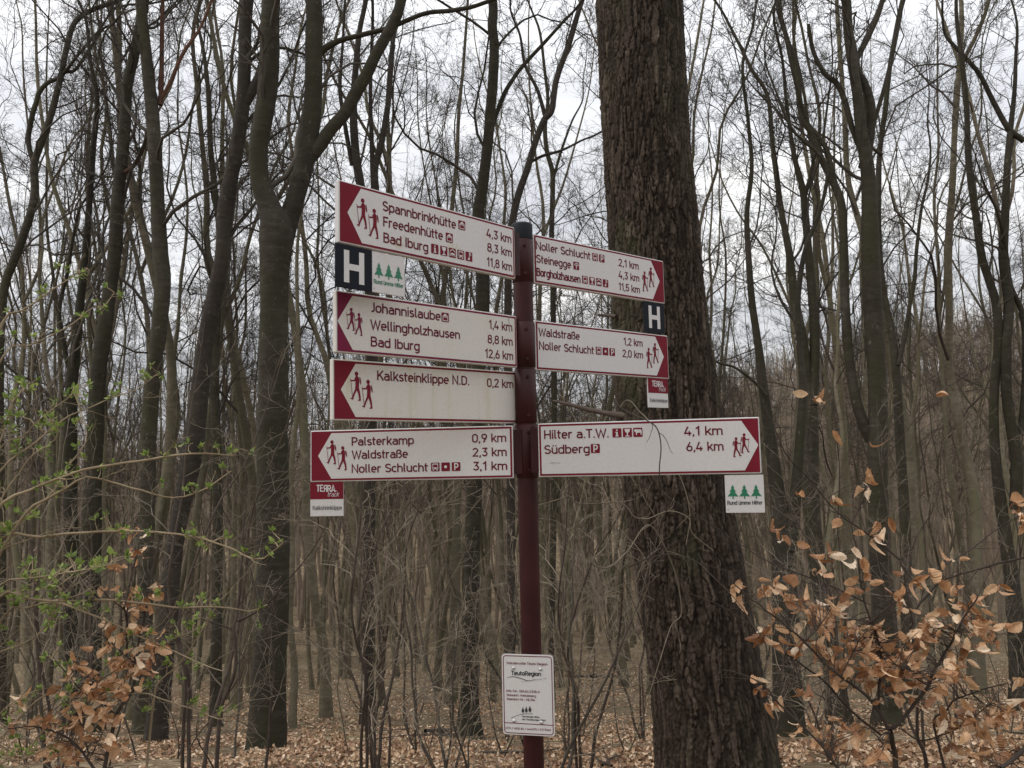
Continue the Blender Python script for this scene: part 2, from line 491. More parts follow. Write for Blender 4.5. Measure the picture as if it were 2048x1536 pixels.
gy = np.concatenate([np.linspace(-60, 2, 25), np.linspace(2.4, 30, 140), np.geomspace(30.5, 300, 110), np.geomspace(310, 1600, 20)])
gu = np.concatenate([np.linspace(-1, -0.12, 45), np.linspace(-0.115, 0.115, 90), np.linspace(0.12, 1, 45)])
GY, GU = np.meshgrid(gy, gu, indexing='ij')
GX = GU * (40 + np.abs(GY) * 1.6)
GZ = ground_z(GX, GY)
nr, nc = GX.shape
gi = np.arange(nr * nc).reshape(nr, nc)
ground = link("ground", np_mesh("ground", np.stack([GX, GY, GZ], -1).reshape(-1, 3),
              np.stack([gi[:-1, :-1], gi[:-1, 1:], gi[1:, 1:], gi[1:, :-1]], -1).reshape(-1, 4)), ground_mat())
tag(ground, kind='structure')

# ------------------------------------------------------------------ lettering: a stroke alphabet in the manner of road-sign letters
def arc(cx, cy, rx, ry, a0, a1, n=9):
    t = np.radians(np.linspace(a0, a1, n))
    return [(cx + rx * math.cos(a), cy + ry * math.sin(a)) for a in t]


def rrect(x0, y0, x1, y1, r):
    p = arc(x1 - r, y1 - r, r, r, 0, 90, 6) + arc(x0 + r, y1 - r, r, r, 90, 180, 6) + arc(x0 + r, y0 + r, r, r, 180, 270, 6) + arc(x1 - r, y0 + r, r, r, 270, 360, 6)
    return p + [p[0]]


def bowl(x0, y0, x1, y1, r):                     # open towards the left, for B, D, P, R
    return [(x0, y1)] + arc(x1 - r, y1 - r, r, r, 90, 0, 6) + arc(x1 - r, y0 + r, r, r, 0, -90, 6) + [(x0, y0)]


T0, T1, XH = 0.07, 0.93, 0.66                    # centre lines of baseline, cap and x-height strokes
O_lo = rrect(0.08, T0, 0.48, XH, 0.19)
_a = [O_lo, [(0.48, 0.0), (0.48, 0.73)]]
GLY = {
    'A': (0.64, [[(0.03, 0), (0.32, 1), (0.61, 0)], [(0.13, 0.28), (0.51, 0.28)]]),
    'B': (0.62, [[(0.10, 0), (0.10, 1)], bowl(0.1, 0.53, 0.50, T1, 0.19), bowl(0.1, T0, 0.53, 0.53, 0.21)]),
    'D': (0.66, [[(0.10, 0), (0.10, 1)], bowl(0.1, T0, 0.57, T1, 0.25)]),
    'E': (0.56, [[(0.52, T1), (0.10, T1), (0.10, T0), (0.52, T0)], [(0.10, 0.52), (0.46, 0.52)]]),
    'F': (0.54, [[(0.10, 0), (0.10, T1), (0.52, T1)], [(0.10, 0.50), (0.45, 0.50)]]),
    'G': (0.66, [arc(0.33, 0.68, 0.25, 0.25, 15, 180, 8) + arc(0.33, 0.32, 0.25, 0.25, 180, 360, 9) + [(0.58, 0.48), (0.36, 0.48)]]),
    'H': (0.66, [[(0.10, 0), (0.10, 1)], [(0.56, 0), (0.56, 1)], [(0.10, 0.5), (0.56, 0.5)]]),
    'I': (0.22, [[(0.11, 0), (0.11, 1)]]),
    'J': (0.46, [[(0.36, 1), (0.36, 0.25)] + arc(0.17, 0.25, 0.19, 0.18, 0, -100, 7)]),
    'K': (0.62, [[(0.10, 0), (0.10, 1)], [(0.56, 1), (0.12, 0.40)], [(0.27, 0.60), (0.59, 0)]]),
    'L': (0.52, [[(0.10, 1), (0.10, T0), (0.50, T0)]]),
    'M': (0.78, [[(0.10, 0), (0.10, 0.97), (0.39, 0.36), (0.68, 0.97), (0.68, 0)]]),
    'N': (0.68, [[(0.10, 0), (0.10, 0.97), (0.58, 0.03), (0.58, 1)]]),
    'P': (0.60, [[(0.10, 0), (0.10, 1)], bowl(0.1, 0.44, 0.53, T1, 0.22)]),
    'R': (0.63, [[(0.10, 0), (0.10, 1)], bowl(0.1, 0.46, 0.53, T1, 0.21), [(0.33, 0.46), (0.58, 0)]]),
    'S': (0.60, [arc(0.30, 0.71, 0.21, 0.22, 25, 200, 9) + [(0.16, 0.57), (0.42, 0.45)] + arc(0.30, 0.29, 0.23, 0.22, 35, -155, 10)]),
    'T': (0.56, [[(0.02, T1), (0.54, T1)], [(0.28, T1), (0.28, 0)]]),
    'U': (0.66, [[(0.10, 1), (0.10, 0.30)] + arc(0.33, 0.30, 0.23, 0.23, 180, 360, 9) + [(0.56, 1)]]),
    'W': (0.90, [[(0.04, 1), (0.25, 0.03), (0.45, 0.88), (0.65, 0.03), (0.86, 1)]]),
    'a': (0.56, [[(0.10, 0.60)] + arc(0.27, 0.47, 0.20, 0.19, 120, 0, 7) + [(0.47, 0)], [(0.47, 0.42), (0.24, 0.42)] + arc(0.24, 0.245, 0.16, 0.175, 90, 270, 8) + [(0.33, 0.07), (0.47, 0.16)]]),
    'b': (0.57, [[(0.09, 0), (0.09, 1)], rrect(0.09, T0, 0.49, XH, 0.19)]),
    'c': (0.48, [arc(0.27, 0.46, 0.19, 0.20, 40, 180, 8) + arc(0.27, 0.27, 0.19, 0.20, 180, 320, 8)]),
    'd': (0.57, [[(0.48, 0), (0.48, 1)], O_lo]),
    'e': (0.55, [[(0.09, 0.37), (0.46, 0.37), (0.46, 0.47)] + arc(0.275, 0.47, 0.185, 0.19, 0, 180, 8) + arc(0.275, 0.26, 0.185, 0.19, 180, 315, 8)]),
    'f': (0.34, [[(0.15, 0), (0.15, 0.80)] + arc(0.28, 0.80, 0.13, 0.13, 180, 80, 5), [(0.02, XH), (0.32, XH)]]),
    'g': (0.57, [[(0.48, 0.73), (0.48, -0.04)] + arc(0.29, -0.04, 0.19, 0.17, 0, -140, 8), O_lo]),
    'h': (0.56, [[(0.09, 0), (0.09, 1)], [(0.09, 0.50)] + arc(0.28, 0.47, 0.19, 0.19, 150, 0, 7) + [(0.47, 0)]]),
    'i': (0.20, [[(0.10, 0), (0.10, 0.73)], [(0.10, 0.84), (0.10, 0.99)]]),
    'k': (0.52, [[(0.09, 0), (0.09, 1)], [(0.46, 0.73), (0.11, 0.28)], [(0.22, 0.42), (0.49, 0)]]),
    'l': (0.27, [[(0.10, 1), (0.10, 0.18)] + arc(0.20, 0.17, 0.10, 0.10, 180, 275, 5)]),
    'm': (0.86, [[(0.09, 0), (0.09, 0.73)], [(0.09, 0.50)] + arc(0.26, 0.49, 0.17, 0.17, 150, 0, 7) + [(0.43, 0)], [(0.43, 0.49)] + arc(0.60, 0.49, 0.17, 0.17, 150, 0, 7) + [(0.77, 0)]]),
    'n': (0.56, [[(0.09, 0), (0.09, 0.73)], [(0.09, 0.50)] + arc(0.28, 0.47, 0.19, 0.19, 150, 0, 7) + [(0.47, 0)]]),
    'o': (0.56, [O_lo]),
    'p': (0.57, [[(0.09, -0.24), (0.09, 0.73)], rrect(0.09, T0, 0.49, XH, 0.19)]),
    'r': (0.40, [[(0.09, 0), (0.09, 0.73)], [(0.09, 0.48)] + arc(0.27, 0.46, 0.18, 0.20, 150, 65, 5)]),
    's': (0.48, [arc(0.24, 0.51, 0.155, 0.15, 30, 200, 8) + [(0.14, 0.42), (0.34, 0.34)] + arc(0.24, 0.215, 0.17, 0.15, 40, -150, 9)]),
    't': (0.36, [[(0.14, 0.95), (0.14, 0.19)] + arc(0.25, 0.18, 0.11, 0.11, 180, 280, 5), [(0.02, XH), (0.33, XH)]]),
    'u': (0.56, [[(0.09, 0.73), (0.09, 0.26)] + arc(0.28, 0.26, 0.19, 0.19, 180, 330, 7) + [(0.47, 0.22)], [(0.47, 0.73), (0.47, 0)]]),
    'v': (0.50, [[(0.03, 0.73), (0.25, 0.03), (0.47, 0.73)]]),
    'z': (0.46, [[(0.05, XH), (0.41, XH), (0.06, T0), (0.43, T0)]]),
    '\u00df': (0.58, [[(0.09, 0), (0.09, 0.74)] + arc(0.27, 0.74, 0.18, 0.19, 180, 0, 9) + [(0.45, 0.70), (0.36, 0.55), (0.27, 0.54)] + [(0.32, 0.54)] + arc(0.31, 0.305, 0.19, 0.235, 80, -90, 9) + [(0.24, 0.07)]]),
    '0': (0.58, [rrect(0.09, T0, 0.49, T1, 0.20)]),
    '1': (0.42, [[(0.06, 0.74), (0.27, 0.95), (0.27, 0)]]),
    '2': (0.58, [arc(0.28, 0.70, 0.20, 0.23, 165, -20, 9) + [(0.09, T0), (0.52, T0)]]),
    '3': (0.58, [[(0.08, T1), (0.46, T1), (0.28, 0.56)] + arc(0.28, 0.315, 0.20, 0.245, 85, -160, 11)]),
    '4': (0.60, [[(0.30, 1), (0.06, 0.27), (0.55, 0.27)], [(0.40, 0.50), (0.40, 0)]]),
    '5': (0.58, [[(0.48, T1), (0.13, T1), (0.10, 0.50)] + arc(0.28, 0.335, 0.20, 0.265, 125, -160, 11)]),
    '6': (0.58, [rrect(0.09, T0, 0.49, 0.55, 0.20), [(0.36, 1), (0.12, 0.44)]]),
    '7': (0.54, [[(0.05, T1), (0.46, T1), (0.20, 0)]]),
    '8': (0.58, [rrect(0.11, 0.53, 0.47, T1, 0.18), rrect(0.08, T0, 0.50, 0.53, 0.20)]),
    '9': (0.58, [rrect(0.09, 0.45, 0.49, T1, 0.20), [(0.22, 0), (0.46, 0.56)]]),
    '.': (0.24, [[(0.12, 0), (0.12, 0.15)]]),
    ',': (0.24, [[(0.14, 0.15), (0.08, -0.12)]]),
    ':': (0.24, [[(0.12, 0.05), (0.12, 0.2)], [(0.12, 0.5), (0.12, 0.65)]]),
    '-': (0.40, [[(0.05, 0.40), (0.35, 0.40)]]),
    '/': (0.46, [[(0.06, -0.05), (0.40, 1.02)]]),
    ' ': (0.30, []),
}
for c, base in (('\u00fc', 'u'),):
    w_, s_ = GLY[base]
    GLY[c] = (w_, s_ + [[(0.17, 0.84), (0.17, 0.97)], [(0.39, 0.84), (0.39, 0.97)]])
GLY['\u042f'] = (0.63, [[(0.63 - x, y) for x, y in s] for s in GLY['R'][1]])      # R turned round


class Print:
    """Flat printing on a sign face: local x along the sign, local z up, each layer a hair in front of the one below."""
    def __init__(self):
        self.v, self.f, self.mi, self.mats = [], [], [], []

    def mat(self, m):
        if m not in self.mats:
            self.mats.append(m)
        return self.mats.index(m)

    def poly(self, pts, m, layer):
        n = len(self.v)
        self.v += [(x, -layer, z) for x, z in pts]
        a = sum(pts[i][0] * pts[(i + 1) % len(pts)][1] - pts[(i + 1) % len(pts)][0] * pts[i][1] for i in range(len(pts)))
        idx = list(range(n, n + len(pts)))
        self.f.append(idx if a > 0 else idx[::-1])
        self.mi.append(self.mat(m))

    def stroke(self, pts, w, m, layer):
        p = np.asarray(pts, float)
        keep = np.concatenate([[True], np.linalg.norm(np.diff(p, axis=0), axis=1) > 1e-7])
        p = p[keep]
        closed = np.linalg.norm(p[0] - p[-1]) < 1e-6
        d = np.diff(p, axis=0); d /= np.linalg.norm(d, axis=1, keepdims=True)
        dn = np.vstack([d, d[:1] if closed else d[-1:]])
        dp = np.vstack([d[-1:] if closed else d[:1], d])
        t = dn + dp; t /= np.linalg.norm(t, axis=1, keepdims=True) + 1e-9
        nrm = np.stack([-t[:, 1], t[:, 0]], 1)
        cosh = np.clip((nrm * np.stack([-dn[:, 1], dn[:, 0]], 1)).sum(1), 0.45, 1)
        off = nrm * (w / 2 / cosh)[:, None]
        L, R = p + off, p - off
        n, k = len(self.v), len(p)
        self.v += [(x, -layer, z) for x, z in L] + [(x, -layer, z) for x, z in R]
        mi = self.mat(m)
        for i in range(k - 1):
            self.f.append([n + i, n + k + i, n + k + i + 1, n + i + 1])
            self.mi.append(mi)

    def disc(self, cx, cz, r, m, layer, rz=None, n=18, rot=0.0):
        c, s = math.cos(rot), math.sin(rot)
        rz = rz or r
        pts = []
        for i in range(n):
            a = 2 * math.pi * i / n
            x, z = r * math.cos(a), rz * math.sin(a)
            pts.append((cx + c * x - s * z, cz + s * x + c * z))
        self.poly(pts, m, layer)

    def text(self, s, x0, z0, x1, cap, m, layer, weight=0.135, z1=None, slant=0.0, jitter=0.0):
        """Letters from x0 to x1 on a baseline from z0 to z1, cap height `cap`."""
        total = sum(GLY[c][0] for c in s)
        sx = (x1 - x0) / (total - 0.12)
        z1 = z0 if z1 is None else z1
        x = -0.06
        k = 0
        r = random.Random(len(s))
        for c in s:
            w, strokes = GLY[c]
            dz = jitter * (r.random() - 0.5) * cap
            for st in strokes:
                pts = [(x0 + (x + px) * sx + slant * pz * cap, z0 + dz + (z1 - z0) * (x * sx) / (x1 - x0) + pz * cap) for px, pz in st]
                k += 1
                self.stroke(pts, weight * (sx * 0.45 + cap * 0.55), m, layer + 0.00004 * (k % 5))
            x += w

    def build(self, name, parent):
        me = bpy.data.meshes.new(name)
        me.from_pydata(self.v, [], self.f)
        for mt in self.mats:
            me.materials.append(mt)
        me.polygons.foreach_set('material_index', self.mi)
        me.update()
        return link(name, me, None, parent)


def hiker(parent, x, z, h, flip, m, name='hiker_symbol'):
    """A walker with rucksack and stick, printed; x is the middle, z the sole, h the height, flip -1 faces right."""
    P = Print()
    def q(pts): return [(x + flip * a * h, z + b * h) for a, b in pts]
    P.disc(x + flip * 0.02 * h, z + 0.925 * h, 0.07 * h, m, 0.0019, 0.076 * h)
    P.poly(q([(-0.03, 0.80), (0.01, 0.85), (0.06, 0.85), (0.11, 0.79), (0.125, 0.66), (0.11, 0.47), (0.125, 0.40), (0.165, 0.24), (0.185, 0.055), (0.185, 0.0), (0.075, 0.0), (0.075, 0.03), (0.125, 0.055), (0.085, 0.24),
              (0.035, 0.365), (-0.045, 0.23), (-0.10, 0.095), (-0.11, 0.05), (-0.215, 0.055), (-0.215, 0.085), (-0.155, 0.105), (-0.105, 0.25), (-0.035, 0.40), (-0.025, 0.50), (-0.02, 0.66)]), m, 0.0019)
    P.stroke(q([(-0.01, 0.79), (-0.055, 0.69), (-0.205, 0.675)]), 0.05 * h, m, 0.00195)
    P.stroke(q([(-0.215, 0.76), (-0.13, 0.02)]), 0.017 * h, m, 0.002)
    P.disc(x + flip * 0.165 * h, z + 0.69 * h, 0.026 * h, m, 0.0019, 0.135 * h, rot=flip * 0.17)
    return P.build(name, parent)


def icon(P, kind, x, z, s, red, white):
    """A small symbol in a rounded red square; (x, z) its lower left corner, s its side."""
    def q(pts): return [(x + a * s, z + b * s) for a, b in pts]
    P.poly(q(rrect(0, 0, 1, 1, 0.1)[:-1]), red, 0.0018)
    L = 0.0022
    if kind == 'hut':
        P.poly(q([(0.14, 0.10), (0.86, 0.10), (0.86, 0.62), (0.5, 0.92), (0.14, 0.62)]), white, L)
        P.poly(q([(0.22, 0.18), (0.78, 0.18), (0.78, 0.50), (0.22, 0.50)]), red, L + 0.0003)
        P.stroke(q([(0.22, 0.60), (0.78, 0.60)]), 0.04 * s, red, L + 0.0003)
    elif kind == 'info':
        P.disc(x + 0.5 * s, z + 0.8 * s, 0.09 * s, white, L)
        P.poly(q([(0.34, 0.62), (0.6, 0.62), (0.6, 0.2), (0.68, 0.2), (0.68, 0.1), (0.32, 0.1), (0.32, 0.2), (0.4, 0.2), (0.4, 0.52), (0.34, 0.52)]), white, L)
    elif kind == 'glass':
        P.poly(q([(0.2, 0.9), (0.8, 0.9), (0.74, 0.6), (0.56, 0.46), (0.56, 0.2), (0.76, 0.12), (0.76, 0.07), (0.24, 0.07), (0.24, 0.12), (0.44, 0.2), (0.44, 0.46), (0.26, 0.6)]), white, L)
    elif kind == 'bed':
        P.stroke(q([(0.1, 0.62), (0.5, 0.88), (0.9, 0.62)]), 0.09 * s, white, L)
        P.stroke(q([(0.13, 0.12), (0.13, 0.48)]), 0.08 * s, white, L)
        P.poly(q([(0.17, 0.22), (0.9, 0.22), (0.9, 0.12), (0.82, 0.12), (0.82, 0.18), (0.17, 0.18)]), white, L)
        P.poly(q([(0.24, 0.28), (0.88, 0.28), (0.84, 0.42), (0.4, 0.5), (0.24, 0.42)]), white, L)
    elif kind == 'bus':
        P.poly(q([(0.16, 0.26), (0.84, 0.26), (0.84, 0.80), (0.76, 0.92), (0.24, 0.92), (0.16, 0.80)]), white, L)
        P.poly(q([(0.23, 0.46), (0.77, 0.46), (0.77, 0.74), (0.23, 0.74)]), red, L + 0.0003)
        P.poly(q([(0.30, 0.80), (0.70, 0.80), (0.70, 0.86), (0.30, 0.86)]), red, L + 0.0003)
        for cx in (0.29, 0.71):
            P.disc(x + cx * s, z + 0.35 * s, 0.06 * s, red, L + 0.0003)
            P.poly(q([(cx - 0.09, 0.10), (cx + 0.09, 0.10), (cx + 0.09, 0.22), (cx - 0.09, 0.22)]), white, L)
    elif kind == 'note':
        P.stroke(q([(0.54, 0.22), (0.54, 0.90), (0.74, 0.80), (0.76, 0.60)]), 0.09 * s, white, L)
        P.disc(x + 0.44 * s, z + 0.22 * s, 0.15 * s, white, L + 0.0002, 0.12 * s)
    elif kind == 'park':
        P.poly(q([(0.28, 0.10), (0.42, 0.10), (0.42, 0.92), (0.28, 0.92)]), white, L)
        P.stroke(q(bowl(0.40, 0.42, 0.72, 0.85, 0.2)), 0.14 * s, white, L + 0.0002)
    elif kind == 'dot':
        P.disc(x + 0.5 * s, z + 0.5 * s, 0.17 * s, white, L)
    elif kind == 'tree':
        P.poly(q([(0.44, 0.10), (0.56, 0.10), (0.54, 0.42), (0.46, 0.42)]), white, L)
        for a in (25, 58, 90, 122, 155):
            ca, sa = math.cos(math.radians(a)), math.sin(math.radians(a))
            P.stroke(q([(0.5 + 0.03 * ca, 0.40), (0.5 + 0.30 * ca, 0.42 + 0.34 * sa)]), 0.05 * s, white, L + 0.0001)
            P.disc(x + (0.5 + 0.34 * ca) * s, z + (0.44 + 0.38 * sa) * s, 0.075 * s, white, L + 0.0002)
    elif kind == 'cow':
        P.poly(q([(0.08, 0.74), (0.20, 0.84), (0.38, 0.82), (0.84, 0.82), (0.92, 0.70), (0.90, 0.22), (0.80, 0.22), (0.78, 0.46), (0.42, 0.46), (0.40, 0.22), (0.30, 0.22), (0.28, 0.50), (0.14, 0.58)]), white, L)


def box(x0, x1, y0, y1, z0, z1, bevel=0.0):
    import bmesh
    bm = bmesh.new()
    bmesh.ops.create_cube(bm, size=1)
    for v in bm.verts:
        v.co = ((x0 + x1) / 2 + v.co.x * (x1 - x0), (y0 + y1) / 2 + v.co.y * (y1 - y0), (z0 + z1) / 2 + v.co.z * (z1 - z0))
    if bevel:
        bmesh.ops.bevel(bm, geom=bm.edges[:], offset=bevel, segments=2, affect='EDGES', profile=0.5)
    me = bpy.data.meshes.new("panel")
    bm.to_mesh(me); bm.free()
    return me


def turned(prof, sides=28):
    """A lathe round the local z axis from (radius, height) pairs."""
    th = np.arange(sides) * 2 * np.pi / sides
    V = np.concatenate([np.stack([r * np.cos(th), r * np.sin(th), np.full(sides, z)], 1) for r, z in prof])
    idx = np.arange(len(prof) * sides).reshape(-1, sides)
    a = idx[:-1]; b = np.roll(a, -1, 1); c = np.roll(idx[1:], -1, 1); d = idx[1:]
    return V, np.stack([a, b, c, d], -1).reshape(-1, 4)


# ------------------------------------------------------------------ signpost: pole, cap and the sleeves that carry the blades
PX, PY = 0.0385, 2.405
g0 = float(ground_z(PX, PY))
post = thing("signpost", "round maroon steel pole with black cap carrying all the hiking signs", "signpost", (PX, PY, g0))
G = Geo(); G.add(*turned([(0.0285, -0.25), (0.0285, 0.4), (0.0285, 1.2), (0.0285, 2.31 - g0)]))
link("pole", G.mesh("pole"), M_POLE, post)
G = Geo(); G.add(*turned([(0.0308, 2.295), (0.0318, 2.298), (0.0318, 2.338), (0.0308, 2.3425), (0.0285, 2.3445), (0.0005, 2.3455)]))
o = link("cap", G.mesh("cap"), M_CAP, post); o.location.z = -g0
for z0, z1 in ((2.168, 2.296), (1.918, 2.050), (1.756, 1.912), (1.600, 1.752)):
    G = Geo(); G.add(*turned([(0.0285, z0), (0.0312, z0 + 0.0015), (0.0312, z1 - 0.0015), (0.0285, z1)]))
    o = link("sleeve", G.mesh("sleeve"), M_POLE, post); o.location.z = -g0
    for zz in (z0 + 0.022, z1 - 0.022):
        G = Geo(); V, Q = turned([(0.0052, 0), (0.0052, 0.003), (0.0045, 0.0038), (0.0002, 0.004)], 6)
        G.add(np.stack([V[:, 0], -V[:, 2] - 0.0308, V[:, 1] + zz], 1), Q)
        link("bolt", G.mesh("bolt", True), M_POLE, o).rotation_euler.z = math.radians(12)
    o2 = link("clamp_bar", box(-0.007, 0.007, -0.034, -0.026, z0 + 0.004, z1 - 0.004, 0.002), M_POLE, o)
    o2.rotation_euler.z = math.radians(-150 if z0 > 1.7 else 40)

# ------------------------------------------------------------------ direction signs (600 x 150 mm), each a blade clamped to a sleeve
TH = 0.016


def direction_sign(end, yaw, zc, left, label, white, red, text, hexa, hikers, lines, kms, icons, marks=(), group="hiking direction signs on the pole"):
    d = np.array([math.cos(yaw), math.sin(yaw)])
    a = np.array(end) - d * 0.6 if left else np.array(end)
    t = thing("direction_sign", label, "sign", (a[0], a[1], zc - 0.075), yaw, group)
    me = box(0, 0.6, 0, TH, 0, 0.15, 0.0025)
    me.materials.append(white)
    link("panel", me, None, t)
    # the blade's end stub that reaches the pole
    sx = (0.6, 0.625) if left else (-0.022, 0.0)
    link("mounting_bracket", box(sx[0], sx[1], 0.003, TH - 0.002, 0.012, 0.138, 0.001), M_POLE, t)
    B = Print()
    B.poly([(0.0035, 0.0035), (0.5965, 0.0035), (0.5965, 0.1465), (0.0035, 0.1465)], red, 0.0006)
    tip, top, bot = hexa
    lo, hi = 0.0088, 0.1412
    if left:
        B.poly([(tip, 0.0755), (bot, lo), (0.5912, lo), (0.5912, hi), (top, hi)], white, 0.0011)
    else:
        B.poly([(tip, 0.0755), (top, hi), (0.0088, hi), (0.0088, lo), (bot, lo)], white, 0.0011)
    B.build("border_print", t)
    for x, z, h in hikers:
        hiker(t, x, z, h, 1 if left else -1, red)
    X = Print()
    for s, x0, x1, z, w in lines:
        X.text(s, x0, z, x1, 0.0250, text, 0.0018, w)
    for s, x0, x1, z in kms:
        X.text(s, x0, z, x1 - 0.003, 0.0248, text, 0.0018, 0.13)
    for a_, b_, w_ in marks:
        X.stroke([(a_[0], a_[1]), ((a_[0] + b_[0]) / 2 + 0.0006, (a_[1] + b_[1]) / 2 + 0.0008), b_], w_, P_GREY, 0.0021)
    X.build("lettering", t)
    if icons:
        Y = Print()
        for k, x, z in icons:
            icon(Y, k, x, z, 0.0250, red, white)
        Y.build("amenity_symbols", t)
    return t, d, a


R = math.radians
SG = {}
SG['s1'] = direction_sign((0.0161, 2.3311), 0.8141, 2.2392, True, "uppermost left sign, to Spannbrinkh\u00fctte, Freedenh\u00fctte and Bad Iburg", W_BLOT, P_RED, P_TEXT, (0.0242, 0.0631, 0.0658),
    [(0.0665, 0.0455, 0.073), (0.1005, 0.0272, 0.073)],
    [("Spannbrinkh\u00fctte", 0.1284, 0.3703, 0.1012, 0.135), ("Freedenh\u00fctte", 0.1296, 0.3228, 0.0622, 0.135), ("Bad Iburg", 0.1299, 0.2721, 0.0222, 0.135)],
    [("4,3 km", 0.4869, 0.5871, 0.1003, 0)[:4], ("8,3 km", 0.4887, 0.5877, 0.0608, 0)[:4], ("11,8 km", 0.4859, 0.5880, 0.0196, 0)[:4]],
    [("hut", 0.380, 0.1030), ("hut", 0.334, 0.0605), ("info", 0.2829, 0.0218), ("glass", 0.3140, 0.0218), ("bed", 0.3442, 0.0218), ("bus", 0.3745, 0.0218), ("note", 0.4045, 0.0218)])
SG['s2'] = direction_sign((0.0167, 2.377), 0.7637, 1.9905, True, "weathered sign with purplish faded red for Johannislaube and Wellingholzhausen", W_FADED, P_PINK, P_TEXTPINK, (0.0035, 0.0454, 0.0458),
    [(0.0405, 0.0555, 0.0555), (0.0625, 0.0450, 0.0555)],
    [("Johannislaube", 0.0974, 0.3174, 0.1072, 0.135), ("Wellingholzhausen", 0.0985, 0.3837, 0.0636, 0.135), ("Bad Iburg", 0.0983, 0.2471, 0.0214, 0.135)],
    [("1,4 km", 0.4922, 0.5835, 0.1030), ("8,8 km", 0.4865, 0.5834, 0.0612), ("12,6 km", 0.4757, 0.5845, 0.0201)],
    [("hut", 0.3215, 0.1056)], [((0.5665, 0.146), (0.5700, 0.100), 0.0016)])
SG['s3'] = direction_sign((0.0149, 2.4086), 0.7224, 1.8314, True, "streaky stained sign with one line, Kalksteinklippe N.D. 0,2 km", W_STREAK, P_RED, P_TEXT, (0.0214, 0.0628, 0.0624),
    [(0.0637, 0.0492, 0.0725), (0.0968, 0.0305, 0.0725)],
    [("Kalksteinklippe N.D.", 0.1254, 0.4209, 0.1030, 0.135)], [("0,2 km", 0.4862, 0.5857, 0.1013)], [])
SG['s4'] = direction_sign((-0.0004, 2.375), -0.1229, 1.6748, True, "clean sign to Palsterkamp, Waldstra\u00dfe and Noller Schlucht, lowest left blade", W_CLEAN, P_RED, P_TEXT, (0.0239, 0.0644, 0.0642),
    [(0.0650, 0.0505, 0.0700), (0.0976, 0.0325, 0.0700)],
    [("Palsterkamp", 0.1262, 0.3100, 0.1030, 0.135), ("Waldstra\u00dfe", 0.1277, 0.2921, 0.0643, 0.135), ("Noller Schlucht", 0.1259, 0.3507, 0.0240, 0.135)],
    [("0,9 km", 0.4827, 0.5828, 0.1036), ("2,3 km", 0.4838, 0.5831, 0.0637), ("3,1 km", 0.4842, 0.5838, 0.0241)],
    [("bus", 0.3611, 0.0239), ("dot", 0.3912, 0.0239), ("park", 0.4217, 0.0239)])
SG['r1'] = direction_sign((0.0728, 2.4459), 0.6975, 2.2514, False, "right-pointing three-line sign to Noller Schlucht, Steinegge and Borgholzhausen", W_CLEAN, P_RED, P_TEXT, (0.5752, 0.5335, 0.5366),
    [(0.5325, 0.0485, 0.0700), (0.4995, 0.0305, 0.0700)],
    [("Noller Schlucht", 0.0098, 0.2390, 0.1036, 0.135), ("Steinegge", 0.0103, 0.1523, 0.0634, 0.135), ("Borgholzhausen", 0.0101, 0.1915, 0.0226, 0.165)],
    [("2,1 km", 0.3718, 0.4712, 0.1016), ("4,3 km", 0.3705, 0.4722, 0.0606), ("11,5 km", 0.3689, 0.4731, 0.0214)],
    [("bus", 0.2488, 0.1030), ("park", 0.2796, 0.1030), ("tree", 0.1636, 0.0632), ("bus", 0.2002, 0.0232), ("glass", 0.2320, 0.0232), ("bed", 0.2628, 0.0232), ("note", 0.2936, 0.0232)])
SG['r2'] = direction_sign((0.0724, 2.4664), 0.6787, 1.9922, False, "two-line sign to Waldstra\u00dfe and Noller Schlucht with blank lower third", W_CLEAN, P_RED, P_TEXT, (0.5757, 0.5355, 0.5367),
    [(0.5338, 0.0495, 0.0700), (0.5012, 0.0312, 0.0700)],
    [("Waldstra\u00dfe", 0.0144, 0.1806, 0.1034, 0.135), ("Noller Schlucht", 0.0138, 0.2412, 0.0624, 0.135)],
    [("1,2 km", 0.3804, 0.4726, 0.1020), ("2,0 km", 0.3731, 0.4728, 0.0620)],
    [("bus", 0.2505, 0.0625), ("dot", 0.2812, 0.0625), ("park", 0.3120, 0.0625)])
SG['r3'] = direction_sign((0.0698, 2.3417), -0.2024, 1.6770, False, "sign to Hilter and S\u00fcdberg with a thin vine hanging across it", W_CLEAN, P_RED, P_TEXT, (0.5945, 0.5533, 0.5572),
    [(0.5600, 0.0545, 0.0530), (0.5388, 0.0445, 0.0530)],
    [("Hilter a.T.W.", 0.0184, 0.1982, 0.1058, 0.135), ("S\u00fcdberg", 0.0185, 0.1438, 0.0640, 0.135)],
    [("4,1 km", 0.4042, 0.5060, 0.1048), ("6,4 km", 0.4074, 0.5066, 0.0627)],
    [("info", 0.2086, 0.1052), ("glass", 0.2372, 0.1052), ("cow", 0.2658, 0.1052), ("park", 0.1478, 0.0638)], [((0.033, 0.0385), (0.050, 0.0392), 0.0014), ((0.052, 0.0385), (0.061, 0.0380), 0.001)])

# plaques that hang under the blades
def fir(P, cx, z, h, m, layer=0.0006):
    w = h * 0.74
    pts = []
    prof = [(0.0, 1.0), (0.17, 0.76), (0.09, 0.76), (0.30, 0.50), (0.17, 0.50), (0.50, 0.17), (0.06, 0.20), (0.06, 0.0)]
    pts = [(cx + a * w, z + b * h) for a, b in prof] + [(cx - a * w, z + b * h) for a, b in prof[:0:-1]]
    P.poly(pts, m, layer)


